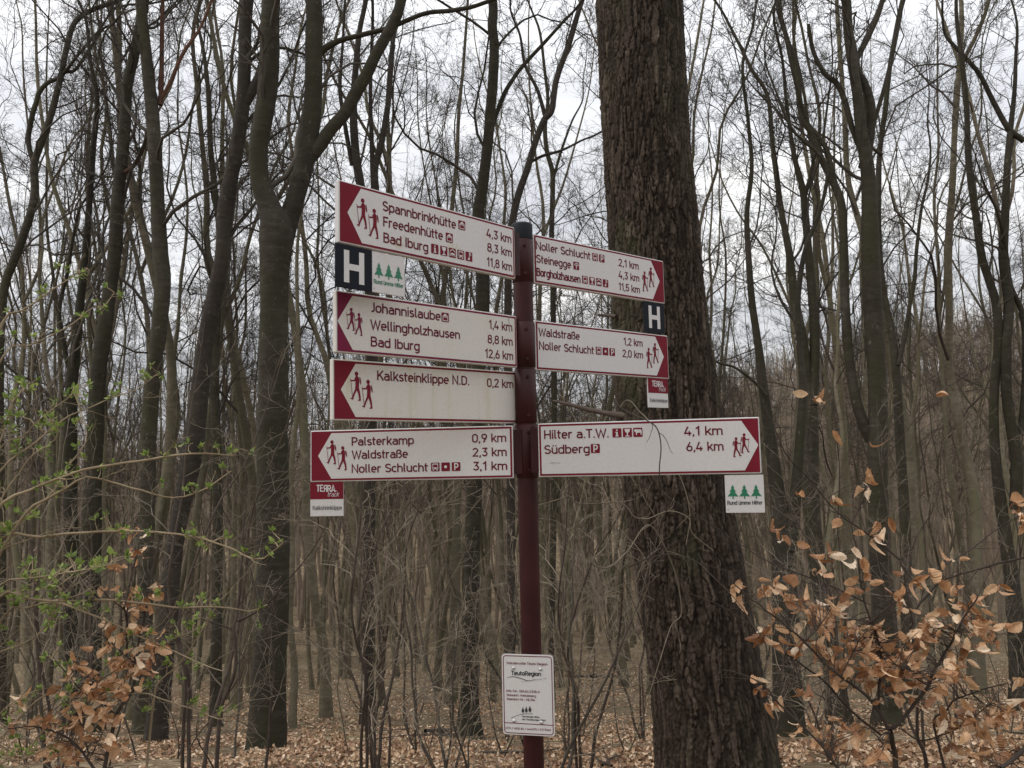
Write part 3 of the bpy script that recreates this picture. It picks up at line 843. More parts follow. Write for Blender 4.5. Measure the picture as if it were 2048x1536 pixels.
def plaque(key, name, x0, z1, w, h, label, mat, group):
    t0, d, a = SG[key]
    yaw = t0.rotation_euler.z
    o = thing(name, label, "plaque", (a[0] + d[0] * x0, a[1] + d[1] * x0, t0.location.z + z1 - h), yaw, group)
    me = box(0, w, 0.002, 0.0065, 0, h, 0.0008)
    me.materials.append(mat)
    link("panel", me, None, o)
    return o


def h_plaque(key, x0, z1, label):
    o = plaque(key, "trail_plaque", x0, z1, 0.104, 0.103, label, P_BLACK, "black H trail plaques")
    P = Print()
    P.poly([(0.0225, 0.0135), (0.0375, 0.0135), (0.0375, 0.0440), (0.0655, 0.0440), (0.0655, 0.0135), (0.0805, 0.0135), (0.0805, 0.0905), (0.0655, 0.0905), (0.0655, 0.0590), (0.0375, 0.0590), (0.0375, 0.0905), (0.0225, 0.0905)], W_BLOT if key == 's1' else W_CLEAN, -0.0012)
    P.build("letter_print", o)


def hilter_plaque(key, x0, z1, label, white):
    o = plaque(key, "trail_plaque", x0, z1, 0.100, 0.100, label, white, "white plaques with three green firs")
    P = Print()
    for cx in (0.0195, 0.0495, 0.0795):
        fir(P, cx, 0.0370, 0.0375, P_GREEN, -0.0012)
    P.text("Rund \u00fcmme Hilter", 0.0045, 0.0215, 0.0945, 0.0108, P_INK if key == 'r3' else P_GREEN, -0.0012, 0.15)
    P.build("print", o)
    S_ = Print(); S_.disc(0.0055, 0.0095, 0.0011, P_INK, -0.001, n=8); S_.build("rivet", o)


def terra_plaque(key, x0, z1, label):
    o = plaque(key, "trail_plaque", x0, z1, 0.100, 0.0990, label, W_CLEAN, "red and white track plaques")
    P = Print()
    P.poly([(0, 0.0495), (0.1, 0.0495), (0.1, 0.099), (0, 0.099)], P_RED, -0.0014)
    P.text("TE\u042fRA.", 0.0200, 0.0705, 0.0790, 0.0200, W_CLEAN, -0.0008, 0.16, jitter=0.12)
    P.text("track", 0.0520, 0.0560, 0.0855, 0.0145, W_CLEAN, -0.0008, 0.085, slant=0.25)
    P.text("Kalksteinklippe", 0.0080, 0.0185, 0.0955, 0.0125, P_INK, -0.0008, 0.11)
    P.build("print", o)


h_plaque('s1', -0.0070, -0.0020, "larger square black H plaque under the Spannbrinkh\u00fctte sign, beside three green firs")
hilter_plaque('s1', 0.0978, -0.0040, "blotched white three firs plaque under the Spannbrinkh\u00fctte sign, next to the H", W_BLOT)
terra_plaque('s4', -0.0007, -0.0006, "red and white track plaque hanging under the Palsterkamp sign")
h_plaque('r1', 0.4925, -0.0010, "black H plaque under the Steinegge sign, in front of the conifer trunk")
terra_plaque('r2', 0.4935, -0.0010, "red and white track plaque in front of the conifer bark, under the Waldstra\u00dfe sign")
hilter_plaque('r3', 0.5038, -0.0034, "white three firs plaque hanging alone under the Hilter sign's arrow end", W_CLEAN)

# information plate screwed to the lower pole
K = 5.905
iy, iyaw = 2.360, -0.2225
L_, H_ = 0.0245 * K, 0.0364 * K
info = thing("information_plate", "small rounded white plate with TeutoRegion logo screwed low on the pole", "sign", (-0.0076 * K, 0.4005 * K, CAMZ + (1.5416 - 1.65) * K - H_ / 2), iyaw)
P = Print()
me = bpy.data.meshes.new("panel")
out = rrect(0, 0, L_, H_, 0.009)[:-1]
n = len(out)
me.from_pydata([(x, 0, z) for x, z in out] + [(x, 0.003, z) for x, z in out], [], [list(range(n)), list(range(2 * n - 1, n - 1, -1))] + [[(i + 1) % n, i, n + i, n + (i + 1) % n] for i in range(n)])
me.materials.append(W_CLEAN)
link("panel", me, None, info)


def kk(*v): return [(x * K / 1000, z * K / 1000) for x, z in v]


P.stroke([(x, z) for x, z in rrect(0.0045, 0.0045, L_ - 0.0045, H_ - 0.0045, 0.0075)], 0.0021, P_TEXT, 0.0006)
P.stroke(kk((0.9, 5.25), (23.6, 5.05)), 0.0019, P_TEXT, 0.0007)


def it(s, x0, z, x1, cap, m, w=0.14, slant=0.0, z1=None):
    P.text(s, x0 * K / 1000, z * K / 1000, x1 * K / 1000, cap * K / 1000, m, 0.0008, w, slant=slant, z1=None if z1 is None else z1 * K / 1000)


it("Wandervolle Teuto Region", 2.3, 31.8, 21.8, 1.15, P_TEXT)
it("TeutoRegion", 4.6, 26.9, 18.5, 1.95, P_INK, 0.19)
it("Info-Tel.: 05424/2318-0", 2.0, 19.2, 17.7, 1.05, P_TEXT)
it("Standort: Wehdeberg", 2.1, 17.3, 16.0, 1.05, P_TEXT)
it("Standort-Nr.: HIL104", 2.1, 15.5, 15.6, 1.05, P_TEXT)
it("Gemeinde Hilter", 9.3, 8.0, 17.5, 0.8, P_INK, 0.17)
it("am Teutoburger Wald", 9.3, 6.75, 20.2, 0.8, P_INK, 0.17)
it("UTM / WGS 84 / 444070 / 5777049", 1.3, 2.4, 22.6, 0.95, P_TEXT)
it("im S\u00fcden des Teutoburger Wald", 9.7, 23.9, 21.3, 0.5, P_GREY, 0.12, z1=25.8)
sw = resample(np.array(kk((2.4, 25.5), (5.1, 26.2), (9.1, 25.5), (12.5, 24.6), (15.9, 25.4))), 24)
wd = 0.0008 * np.sin(np.linspace(0.25, 3.0, 24)) + 0.0002
P.poly([tuple(p + [0, w]) for p, w in zip(sw, wd)] + [tuple(p - [0, w]) for p, w in zip(sw[::-1], wd[::-1])], P_INK, 0.0008)
P.stroke(resample(np.array(kk((3.9, 7.4), (6.9, 8.7), (10.0, 9.5), (14.3, 9.8))), 14), 0.0011, P_INK, 0.0008)
for cx, z, h in ((9.7, 9.6, 3.1), (11.3, 9.8, 3.2), (13.0, 10.0, 3.4)):
    a, b, c = cx * K / 1000, z * K / 1000, h * K / 1000
    P.disc(a, b + 0.42 * c, 0.20 * c, P_INK, 0.0009, 0.26 * c)
    P.poly([(a - 0.17 * c, b + 0.5 * c), (a + 0.17 * c, b + 0.5 * c), (a, b + c)], P_INK, 0.001)
    P.stroke([(a, b), (a, b + 0.3 * c)], 0.0008, P_INK, 0.0011)
P.build("lettering", info)
for x, z in ((5.6, 30.1), (18.4, 30.0), (5.4, 6.2), (18.4, 6.1)):
    G = Geo(); V, Q = turned([(0.0047, 0), (0.0045, 0.0013), (0.003, 0.0024), (0.0003, 0.0029)], 16)
    G.add(V[:, [0, 2, 1]] * np.array([1, -1, 1]), Q)
    s_ = link("screw", G.mesh("screw"), M_STEEL, info)
    s_.location = (x * K / 1000, -0.0009, z * K / 1000)

# ------------------------------------------------------------------ tree growing (vectorised)
def unit(v):
    return v / (np.linalg.norm(v, axis=-1, keepdims=True) + 1e-12)


def sprout(P, R, per, tlo, thi, lr, ang, up, K, rr, wig, g, minlen=0.0, tip=0.3, fall=0.55, length=None):
    """Children of all the paths P (N,K0,3): `per` each, between tlo and thi of the parent's length."""
    N, K0, _ = P.shape
    Lp = np.linalg.norm(np.diff(P, axis=1), axis=2).sum(1)
    t = tlo + (thi - tlo) * (np.arange(per)[None] + g.random((N, per))) / per
    f = t * (K0 - 1); i = np.minimum(f.astype(int), K0 - 2); w = (f - i)[..., None]
    n = np.arange(N)[:, None]
    p = P[n, i] * (1 - w) + P[n, i + 1] * w
    T = unit(P[n, i + 1] - P[n, i])
    r = R[n, i] * (1 - w[..., 0]) + R[n, i + 1] * w[..., 0]
    rnd = unit(g.normal(size=(N, per, 3)))
    perp = unit(np.cross(T, rnd))
    a = np.radians(ang + g.normal(size=(N, per, 1)) * 11)
    d = np.cos(a) * T + np.sin(a) * perp
    d[..., 2] += up
    d = unit(d)
    base = Lp[:, None] if length is None else length
    ln = base * lr * (1 - fall * (t - tlo) / max(thi - tlo, 1e-6)) * g.uniform(0.55, 1.25, (N, per))
    ln = ln.reshape(-1); p = p.reshape(-1, 3); d = d.reshape(-1, 3); r = (r * rr).reshape(-1)
    keep = ln > minlen
    ln, p, d, r = ln[keep], p[keep], d[keep], r[keep]
    M = len(ln)
    out = np.empty((M, K, 3)); out[:, 0] = p
    for k in range(1, K):
        d = d + g.normal(size=(M, 3)) * wig
        d[:, 2] += up * 0.18
        d = unit(d)
        out[:, k] = out[:, k - 1] + d * (ln / (K - 1))[:, None]
    rad = r[:, None] * np.linspace(1, tip, K)[None]
    return out, rad


def trunk_path(h, lean, wig, g, K=14):
    d = unit(np.array([math.sin(lean), 0.25 * g.normal() * math.sin(abs(lean) + 0.03), math.cos(lean)]))
    p = np.zeros((K, 3)); s = np.zeros(3)
    for k in range(1, K):
        s = 0.6 * s + g.normal(size=3) * wig
        dd = unit(d + s * np.array([1, 1, 0.2]))
        p[k] = p[k - 1] + dd * h / (K - 1)
    return p


def crown_geo(stems, g, n1, t0, twigs=True, l1=0.34, dens=1.0, rmin=0.0022, k1=0.42):
    """Limbs, branches and twigs growing from stem paths [(P, R)]."""
    G = Geo()
    for P, R in stems:
        P = P[None]; R = R[None]
        h = np.linalg.norm(np.diff(P[0], axis=0), axis=1).sum()
        a, ra = sprout(P, R, n1, t0, 0.985, l1, 42, 0.26, 10, k1, 0.26, g, fall=0.6)
        ra = np.maximum(ra, 0.004)
        G.tubes(a, ra, 6)
        b, rb = sprout(a, ra, max(3, int(7 * dens)), 0.15, 0.97, 0.46, 45, 0.16, 7, 0.55, 0.32, g, 0.12)
        rb = np.maximum(rb, rmin * 1.4)
        G.tubes(b, rb, 4)
        c, rc = sprout(b, rb, max(3, int(6 * dens)), 0.15, 1.0, 0.62, 45, 0.12, 7, 0.6, 0.26, g, 0.08)
        rc = np.maximum(rc, rmin)
        G.tubes(c, rc, 3)
        if twigs:
            d, rd = sprout(c, rc, max(2, int(4 * dens)), 0.10, 0.95, 0.72, 40, 0.08, 4, 0.7, 0.20, g, 0.06)
            rd = np.maximum(rd, rmin * 0.8)
            G.tubes(d, rd, 3)
    return G


# prototypes for the stand of young beeches
PROTO = []
for k in range(12):
    g = np.random.default_rng(100 + k)
    h = [17, 15, 18, 14, 16, 19, 13, 17, 15, 18, 16, 12][k]
    r0 = [0.105, 0.085, 0.12, 0.07, 0.095, 0.13, 0.06, 0.10, 0.08, 0.115, 0.09, 0.055][k]
    P = trunk_path(h, g.normal() * 0.05, 0.085, g, 18)
    t = np.linspace(0, 1, 18)
    forked = k in (1, 4, 5, 7, 9, 10)
    R_ = r0 * (1 - 0.90 * t ** 0.85)
    stems = []
    if forked:
        i = 7 + k % 3
        P2 = np.vstack([P[i:i + 1], P[i] + np.cumsum(unit(np.array([0.42 * math.cos(k), 0.42 * math.sin(k), 1.0])[None] + g.normal(size=(9, 3)) * 0.14 + np.linspace(0, 0.1, 9)[:, None] * np.array([0, 0, 3])) * h / 19, axis=0)])
        R2 = R_[i] * 0.72 * np.linspace(1, 0.18, 10)
        stems.append((P2, R2))
    Pd = resample(np.c_[P, R_], 44)
    hh = Pd[:, 2]
    Rd = 0.86 * Pd[:, 3] * (1 + 0.55 * np.exp(-hh / 0.22)) * (1 + 0.05 * g.normal(size=44))
    Pd = Pd[:, :3].copy(); Pd[0, 2] -= 0.35
    G = Geo(); G.tubes(Pd, Rd, 11)
    for P2, R2 in stems:
        q = resample(np.c_[P2, R2], 22); G.tubes(q[:, :3], q[:, 3], 9)
    tm = G.mesh("trunk"); tm.materials.append(M_STAND)
    C = crown_geo([(P, R_)] + stems, g, 12 if not forked else 7, 0.28 if k % 2 else 0.38, l1=0.25, dens=1.0, rmin=0.0025, k1=0.34)
    cm = C.mesh("crown"); cm.materials.append(M_TWIG)
    PROTO.append((tm, cm, forked, r0, h))

# ------------------------------------------------------------------ the large trees near the signpost, each with its own stems
def hero(name, label, cat, dist, stems, mat, group=None, crown=True, n1=9, extra=None, ext=5.0, base_flare=0.45, wob=0.12, seed=1, t0=0.35, l1=0.20, cmat=None):
    """stems: lists of (x, y, width) in photo pixels, first the trunk from its lowest point up, then the forks."""
    g = np.random.default_rng(seed)
    X0 = at(stems[0][0][0], stems[0][0][1], dist)
    gz = float(ground_z(X0[0], dist))
    root = thing(name, label, cat, (X0[0], dist, gz), 0, group)
    off = np.array([X0[0], dist, gz])
    G = Geo(); paths = []
    for si, st in enumerate(stems):
        W = []
        for (x, y, w) in st:
            p = at(x, y, dist)
            W.append([*p, w * np.linalg.norm(p - [0, 0, CAMZ]) / math.hypot(FPX, (x - 1024), (y - 768)) / 2])
        W = np.array(W)
        if si == 0:
            if W[0, 2] > gz - 0.2:
                W = np.vstack([[W[0, 0] + (W[0, 0] - W[1, 0]) * 0.3, dist, gz - 0.25, W[0, 3] * 1.05], W])
        if st[-1][1] <= 5 and ext > 0:                           # runs on above the picture
            d = unit(W[-1, :3] - W[-2, :3]); r = W[-1, 3]
            for j in range(1, 5):
                d = unit(d + g.normal(size=3) * 0.08 + np.array([0, 0, 0.12]))
                W = np.vstack([W, [*(W[-1, :3] + d * ext / 4), r * (1 - 0.2 * j)]])
        elif st[-1][:2] != (1616, 50):                            # thins out into a leader
            d = unit(W[-1, :3] - W[-3, :3]); r = W[-1, 3]
            for j in range(1, 6):
                d = unit(d + g.normal(size=3) * 0.22 + np.array([0, 0, 0.15]))
                W = np.vstack([W, [*(W[-1, :3] + d * 0.55), r * (1 - 0.19 * j)]])
        n = max(16, int(len(W) * (18 if si == 0 else 10)))
        Q = resample(W, n)
        ph = g.random(2) * 9
        wv = wob * np.sin(np.linspace(0, 5, n) + ph[0]) * (0.3 if si else smooth(0, 0.4, np.linspace(0, 1, n)))
        if si == 0:
            Q[:, 1] += wv
        else:
            Q[:, 1] += wv * np.linspace(0, 1, n)
        rad = Q[:, 3] * (1 + 0.012 * g.normal(size=n))
        if si == 0:
            rad = rad * (1 + base_flare * np.exp(-np.maximum(Q[:, 2] - gz, 0) / 0.25))
        rad = np.maximum(rad, 0.003)
        G.tubes(Q[:, :3] - off, rad, 30 if si == 0 or Q[0, 3] > 0.05 else 10, 0.07, seed + si)
        paths.append((Q[:, :3] - off, rad))
    link("trunk", G.mesh("trunk"), mat, root)
    if crown:
        C = crown_geo([p for p in paths], g, int(n1 * 1.5), t0 * 0.85, l1=l1, dens=0.9, rmin=0.0026, k1=0.3)
        link("crown", C.mesh("crown"), cmat or M_BRANCH, root)
    for nm, lab, pts, m in (extra or []):
        W = np.array([[*at(x, y, dist), w * dist / FPX / 2] for x, y, w in pts])
        Q = resample(W, 18)
        E_ = Geo(); E_.tubes(Q[:, :3] - off, np.maximum(Q[:, 3] * (1 + 0.06 * g.normal(size=18)), 0.003), 8)
        b, rb = sprout(Q[None, :, :3] - off, Q[None, :, 3], 3, 0.3, 0.95, 0.3, 45, 0.1, 6, 0.4, 0.2, g)
        E_.tubes(b, np.maximum(rb, 0.003), 4)
        e_ = link(nm, E_.mesh(nm), m, root)
        if lab:
            e_['label'] = lab
    return root


hero("beech_tree", "stout dark beech forking into two stems beside the Spannbrinkh\u00fctte sign", "tree", 8.3,
     [[(531, 1500, 74), (538, 1350, 68), (546, 1200, 64), (548, 1000, 62), (549, 850, 60), (553, 700, 58), (556, 560, 57), (559, 470, 66), (546, 425, 46), (527, 370, 38), (523, 310, 37), (531, 255, 37), (540, 200, 38), (545, 120, 38), (546, 0, 37)],
      [(556, 500, 50), (574, 450, 42), (592, 395, 38), (608, 335, 38), (621, 262, 37), (626, 200, 35), (628, 100, 34), (628, 0, 32)],
      [(612, 325, 30), (640, 290, 27), (662, 258, 25), (690, 226, 24), (713, 184, 24), (733, 150, 23), (752, 110, 22), (782, 55, 21), (803, 0, 20)],
      [(634, 112, 15), (655, 93, 13), (683, 80, 11), (730, 68, 10), (780, 55, 10), (850, 27, 9), (912, 20, 9), (985, 0, 8)]],
     M_BEECH, seed=21, n1=6, t0=0.5, base_flare=0.12)
hero("beech_tree", "slanting mossy beech whose top meets its neighbour at the upper edge", "tree", 12.2,
     [[(183, 1400, 40), (184, 1200, 37), (187, 1024, 36), (192, 900, 33), (199, 760, 30), (207, 680, 29), (217, 600, 27), (227, 512, 26), (232, 400, 25), (238, 330, 24), (244, 250, 22), (248, 170, 21), (262, 100, 20), (277, 20, 18), (281, 0, 18)]],
     M_BEECH, seed=22, n1=9, t0=0.45, extra=[("branch", "red-brown branch stub broken off short", [(250, 345, 9), (266, 333, 9), (281, 308, 9), (290, 285, 8), (294, 258, 7)], M_REDBRANCH)])
hero("beech_tree", "smooth straight beech right of the slanting mossy one, with red-brown twin branch", "tree", 11.6,
     [[(286, 1480, 34), (287, 1250, 31), (289, 1024, 31), (291, 900, 32), (296, 800, 31), (305, 720, 30), (315, 650, 30), (322, 560, 31), (319, 512, 30), (315, 430, 27), (312, 330, 26), (308, 240, 25), (301, 160, 23), (293, 80, 22), (286, 0, 20)]],
     M_BEECH, seed=23, n1=9, t0=0.45, extra=[("branch", "thin red-brown upright branch", [(321, 210, 10), (323, 150, 10), (324, 60, 9), (326, -20, 8)], M_REDBRANCH), ("branch", None, [(324, 195, 8), (340, 165, 8), (367, 105, 8), (395, 65, 7), (412, 30, 6), (427, -10, 6)], M_REDBRANCH)])
hero("beech_tree", "dark leaning beech with reddish decayed lower trunk", "tree", 10.2,
     [[(312, 1480, 40), (328, 1300, 40), (342, 1130, 36), (357, 1030, 34), (372, 950, 38), (382, 880, 40), (392, 790, 37), (404, 690, 33), (424, 590, 32), (440, 512, 29), (447, 420, 30), (460, 350, 29), (474, 280, 28), (486, 200, 27), (490, 120, 26), (497, 0, 24)],
      [(484, 215, 22), (508, 175, 21), (522, 140, 17), (529, 90, 13), (533, 0, 11)]],
     M_BEECH_DARK, seed=24, n1=8, t0=0.45, base_flare=0.3)
hero("beech_tree", "thin crooked forked beech at the far left edge", "tree", 14.0,
     [[(2, 1300, 20), (4, 1000, 19), (6, 760, 17), (9, 650, 17), (18, 570, 16), (34, 525, 16), (50, 480, 16), (66, 430, 15), (74, 385, 15), (72, 330, 14), (86, 285, 13), (104, 228, 12), (122, 150, 11), (133, 90, 11), (148, 42, 10), (185, 15, 9), (225, 0, 8)],
      [(72, 345, 9), (57, 285, 10), (62, 240, 10), (72, 205, 9), (78, 185, 9), (95, 165, 8), (122, 152, 7)],
      [(110, 215, 7), (125, 150, 7), (150, 140, 6), (178, 100, 6), (205, 60, 5), (230, 45, 4)]],
     M_BEECH, seed=25, n1=9, t0=0.4)
hero("beech_tree", "slim straight beech passing behind the left signs to a flared foot", "tree", 9.4,
     [[(938, 1490, 36), (940, 1300, 33), (944, 1124, 32), (950, 960, 31), (958, 760, 29), (966, 600, 27), (962, 500, 25), (957, 440, 24), (966, 380, 22), (976, 300, 21), (981, 240, 20), (986, 170, 20), (989, 100, 19), (985, 60, 19), (985, 0, 18)],
      [(979, 270, 9), (994, 225, 9), (1010, 185, 9), (1032, 150, 8), (1052, 125, 8), (1092, 82, 7), (1130, 40, 6), (1162, 5, 5)]],
     M_BEECH, seed=26, n1=7, t0=0.5, base_flare=0.9)
hero("beech_tree", "slender crooked beech rising just above the pole cap", "tree", 15.0,
     [[(1022, 1330, 17), (1022, 1000, 16), (1016, 700, 16), (1018, 520, 15), (1026, 440, 15), (1038, 390, 14), (1055, 340, 14), (1070, 290, 13), (1088, 245, 13), (1103, 225, 13), (1112, 165, 12), (1135, 100, 12), (1150, 50, 11), (1166, 0, 10)],
      [(1060, 325, 6), (1085, 312, 6), (1125, 300, 5), (1165, 280, 4), (1190, 270, 4)],
      [(1091, 235, 9), (1075, 180, 7), (1050, 130, 6), (1040, 70, 5)]],
     M_BEECH_DARK, seed=27, n1=10, t0=0.45)
hero("beech_tree", "thin light beech between pole cap and conifer", "tree", 17.0,
     [[(1103, 1280, 13), (1108, 900, 12), (1106, 600, 11), (1103, 473, 10), (1105, 400, 10), (1105, 345, 10), (1094, 302, 9), (1090, 250, 9), (1096, 200, 7), (1090, 140, 6), (1080, 60, 5)],
      [(1106, 360, 6), (1120, 310, 6), (1130, 280, 5), (1145, 240, 4), (1165, 200, 3)]],
     M_BEECH, seed=28, n1=10, t0=0.5)
hero("beech_tree", "tall main beech of the right side with a looping second stem", "tree", 10.4,
     [[(1776, 1440, 48), (1770, 1250, 44), (1760, 1100, 40), (1752, 960, 39), (1753, 860, 37), (1747, 740, 36), (1738, 620, 35), (1733, 512, 36), (1731, 400, 29), (1726, 330, 26), (1716, 270, 22), (1709, 200, 20), (1699, 130, 19), (1692, 60, 18), (1690, 0, 17)],
      [(1728, 335, 22), (1737, 285, 20), (1742, 230, 18), (1738, 195, 17), (1727, 165, 16), (1715, 140, 13), (1706, 90, 11), (1700, 60, 8)],
      [(1713, 120, 11), (1725, 95, 12), (1742, 60, 12), (1757, 25, 11), (1765, 0, 10)],
      [(1722, 300, 13), (1704, 255, 12), (1691, 205, 12), (1676, 168, 11), (1652, 147, 10), (1634, 118, 9), (1622, 85, 8), (1616, 50, 6)],
      [(1744, 880, 26), (1728, 850, 22), (1712, 800, 20), (1702, 745, 19), (1694, 670, 18), (1690, 600, 17), (1688, 512, 17), (1686, 440, 16), (1680, 395, 16), (1662, 355, 14), (1640, 310, 13), (1626, 270, 12), (1608, 240, 12), (1600, 200, 11), (1594, 140, 10), (1573, 70, 9), (1558, 20, 9), (1556, 0, 8)],
      [(1678, 395, 12), (1664, 345, 11), (1653, 300, 10), (1632, 268, 9), (1612, 240, 8)],
      [(1732, 300, 7), (1750, 240, 8), (1770, 170, 8), (1785, 110, 7), (1800, 40, 6), (1808, 0, 6)]],
     M_BEECH, seed=29, n1=5, t0=0.5)
hero("beech_tree", "stout double-ribbed beech right of the conifer and the three firs plaque", "tree", 9.2,
     [[(1576, 1440, 56), (1574, 1300, 52), (1572, 1150, 48), (1567, 1050, 40), (1556, 960, 28), (1543, 860, 22), (1531, 780, 19), (1520, 700, 16), (1506, 610, 14), (1497, 520, 12), (1492, 430, 10), (1500, 340, 8), (1492, 250, 7), (1480, 140, 6)],
      [(1580, 1100, 30), (1592, 980, 22), (1600, 880, 18), (1606, 780, 15), (1600, 700, 12), (1596, 600, 11), (1610, 500, 9), (1640, 420, 8), (1650, 330, 7)],
      [(1532, 790, 8), (1510, 765, 6), (1470, 735, 5), (1430, 722, 5)]],
     M_BEECH, seed=30, n1=7, t0=0.55, base_flare=0.35)
hero("beech_tree", "leaning beech of two close stems behind the brown-leaved sapling", "tree", 10.8,
     [[(1678, 1440, 40), (1660, 1290, 36), (1642, 1160, 34), (1628, 1040, 33), (1624, 920, 32), (1624, 820, 30), (1614, 750, 25), (1602, 670, 22), (1588, 600, 18), (1577, 512, 15), (1560, 430, 12), (1548, 350, 11), (1540, 290, 9), (1530, 200, 8), (1500, 150, 7), (1470, 90, 6)],
      [(1625, 810, 22), (1629, 740, 20), (1629, 650, 19), (1624, 580, 18), (1618, 512, 16), (1612, 440, 14), (1606, 380, 13), (1590, 320, 10), (1580, 260, 8), (1572, 200, 7)],
      [(1610, 390, 9), (1622, 350, 8), (1630, 310, 6), (1645, 280, 5)]],
     M_BEECH, seed=31, n1=7, t0=0.5)
hero("beech_tree", "thinner beech with a bent right fork, right of the looping one", "tree", 14.5,
     [[(1815, 1330, 24), (1812, 1150, 22), (1808, 1000, 20), (1802, 880, 19), (1798, 780, 17), (1794, 710, 16), (1786, 650, 14), (1776, 600, 13), (1766, 520, 12), (1762, 440, 12), (1762, 380, 12), (1765, 300, 10), (1775, 220, 10), (1785, 120, 9), (1800, 30, 8), (1806, 0, 7)],
      [(1797, 730, 9), (1808, 680, 9), (1820, 610, 8), (1829, 560, 8), (1833, 500, 7), (1842, 420, 6), (1855, 360, 5), (1860, 300, 4)],
      [(1765, 310, 7), (1750, 300, 6), (1740, 290, 6), (1735, 250, 5)]],
     M_BEECH, seed=32, n1=9, t0=0.5)
hero("beech_tree", "right edge beech, wavy stem with a dark fork crossing it", "tree", 12.6,
     [[(2040, 1400, 34), (2030, 1200, 30), (2014, 1060, 24), (2000, 940, 20), (1994, 850, 18), (1994, 770, 17), (2000, 690, 17), (1994, 610, 16), (1978, 560, 15), (1962, 512, 15), (1950, 440, 14), (1938, 370, 13), (1930, 300, 12), (1926, 220, 10), (1915, 120, 9), (1905, 40, 7)],
      [(2030, 1020, 22), (2034, 930, 22), (2024, 860, 22), (2014, 800, 20), (2011, 700, 19), (2017, 610, 18), (2006, 520, 18), (2010, 420, 15), (2015, 330, 13), (2020, 270, 11), (2030, 180, 8)],
      [(2040, 870, 14), (2048, 800, 12), (2052, 700, 12), (2046, 630, 11), (2030, 590, 9), (2020, 560, 8)],
      [(2048, 282, 12), (2018, 258, 11), (1988, 205, 10), (1962, 152, 9), (1935, 118, 8), (1908, 90, 7), (1888, 60, 5)]],
     M_BEECH, seed=33, n1=7, t0=0.45)
hero("beech_tree", "pair of upright stems in the upper middle, left of the pole behind the top sign", "tree", 13.0,
     [[(735, 1330, 24), (738, 1000, 23), (742, 700, 22), (738, 500, 20), (722, 380, 18), (712, 310, 17), (708, 220, 15), (715, 120, 12), (722, 60, 10), (735, 0, 9)],
      [(742, 560, 16), (752, 420, 15), (750, 340, 14), (762, 290, 13), (776, 210, 11), (783, 120, 10), (788, 60, 9), (800, 0, 8)],
      [(748, 400, 12), (744, 300, 10), (741, 200, 8), (742, 130, 7), (745, 0, 6)],
      [(704, 330, 9), (690, 250, 9), (680, 180, 8), (684, 110, 6), (690, 0, 5)]],
     M_BEECH_DARK, seed=34, n1=7, t0=0.45)
hero("beech_tree", "mossy beech behind the left shoulder of the forked one", "tree", 13.5,
     [[(432, 1340, 22), (432, 1000, 20), (425, 760, 18), (432, 600, 17), (440, 480, 14), (430, 370, 12), (424, 300, 11), (420, 180, 9), (410, 100, 7)]],
     M_BEECH, seed=35, n1=12, t0=0.4)
hero("beech_tree", "slim mossy beech close left of the slanting one, bent at mid height", "tree", 13.2,
     [[(142, 1360, 30), (144, 1100, 27), (146, 900, 25), (150, 790, 23), (160, 690, 19), (167, 620, 16), (175, 540, 14), (183, 430, 12), (190, 300, 11), (196, 200, 9), (180, 120, 7), (170, 40, 6)],
      [(150, 780, 10), (136, 730, 9), (126, 680, 9), (118, 620, 8), (135, 540, 7), (145, 480, 6)]],
     M_BEECH, seed=36, n1=12, t0=0.4)

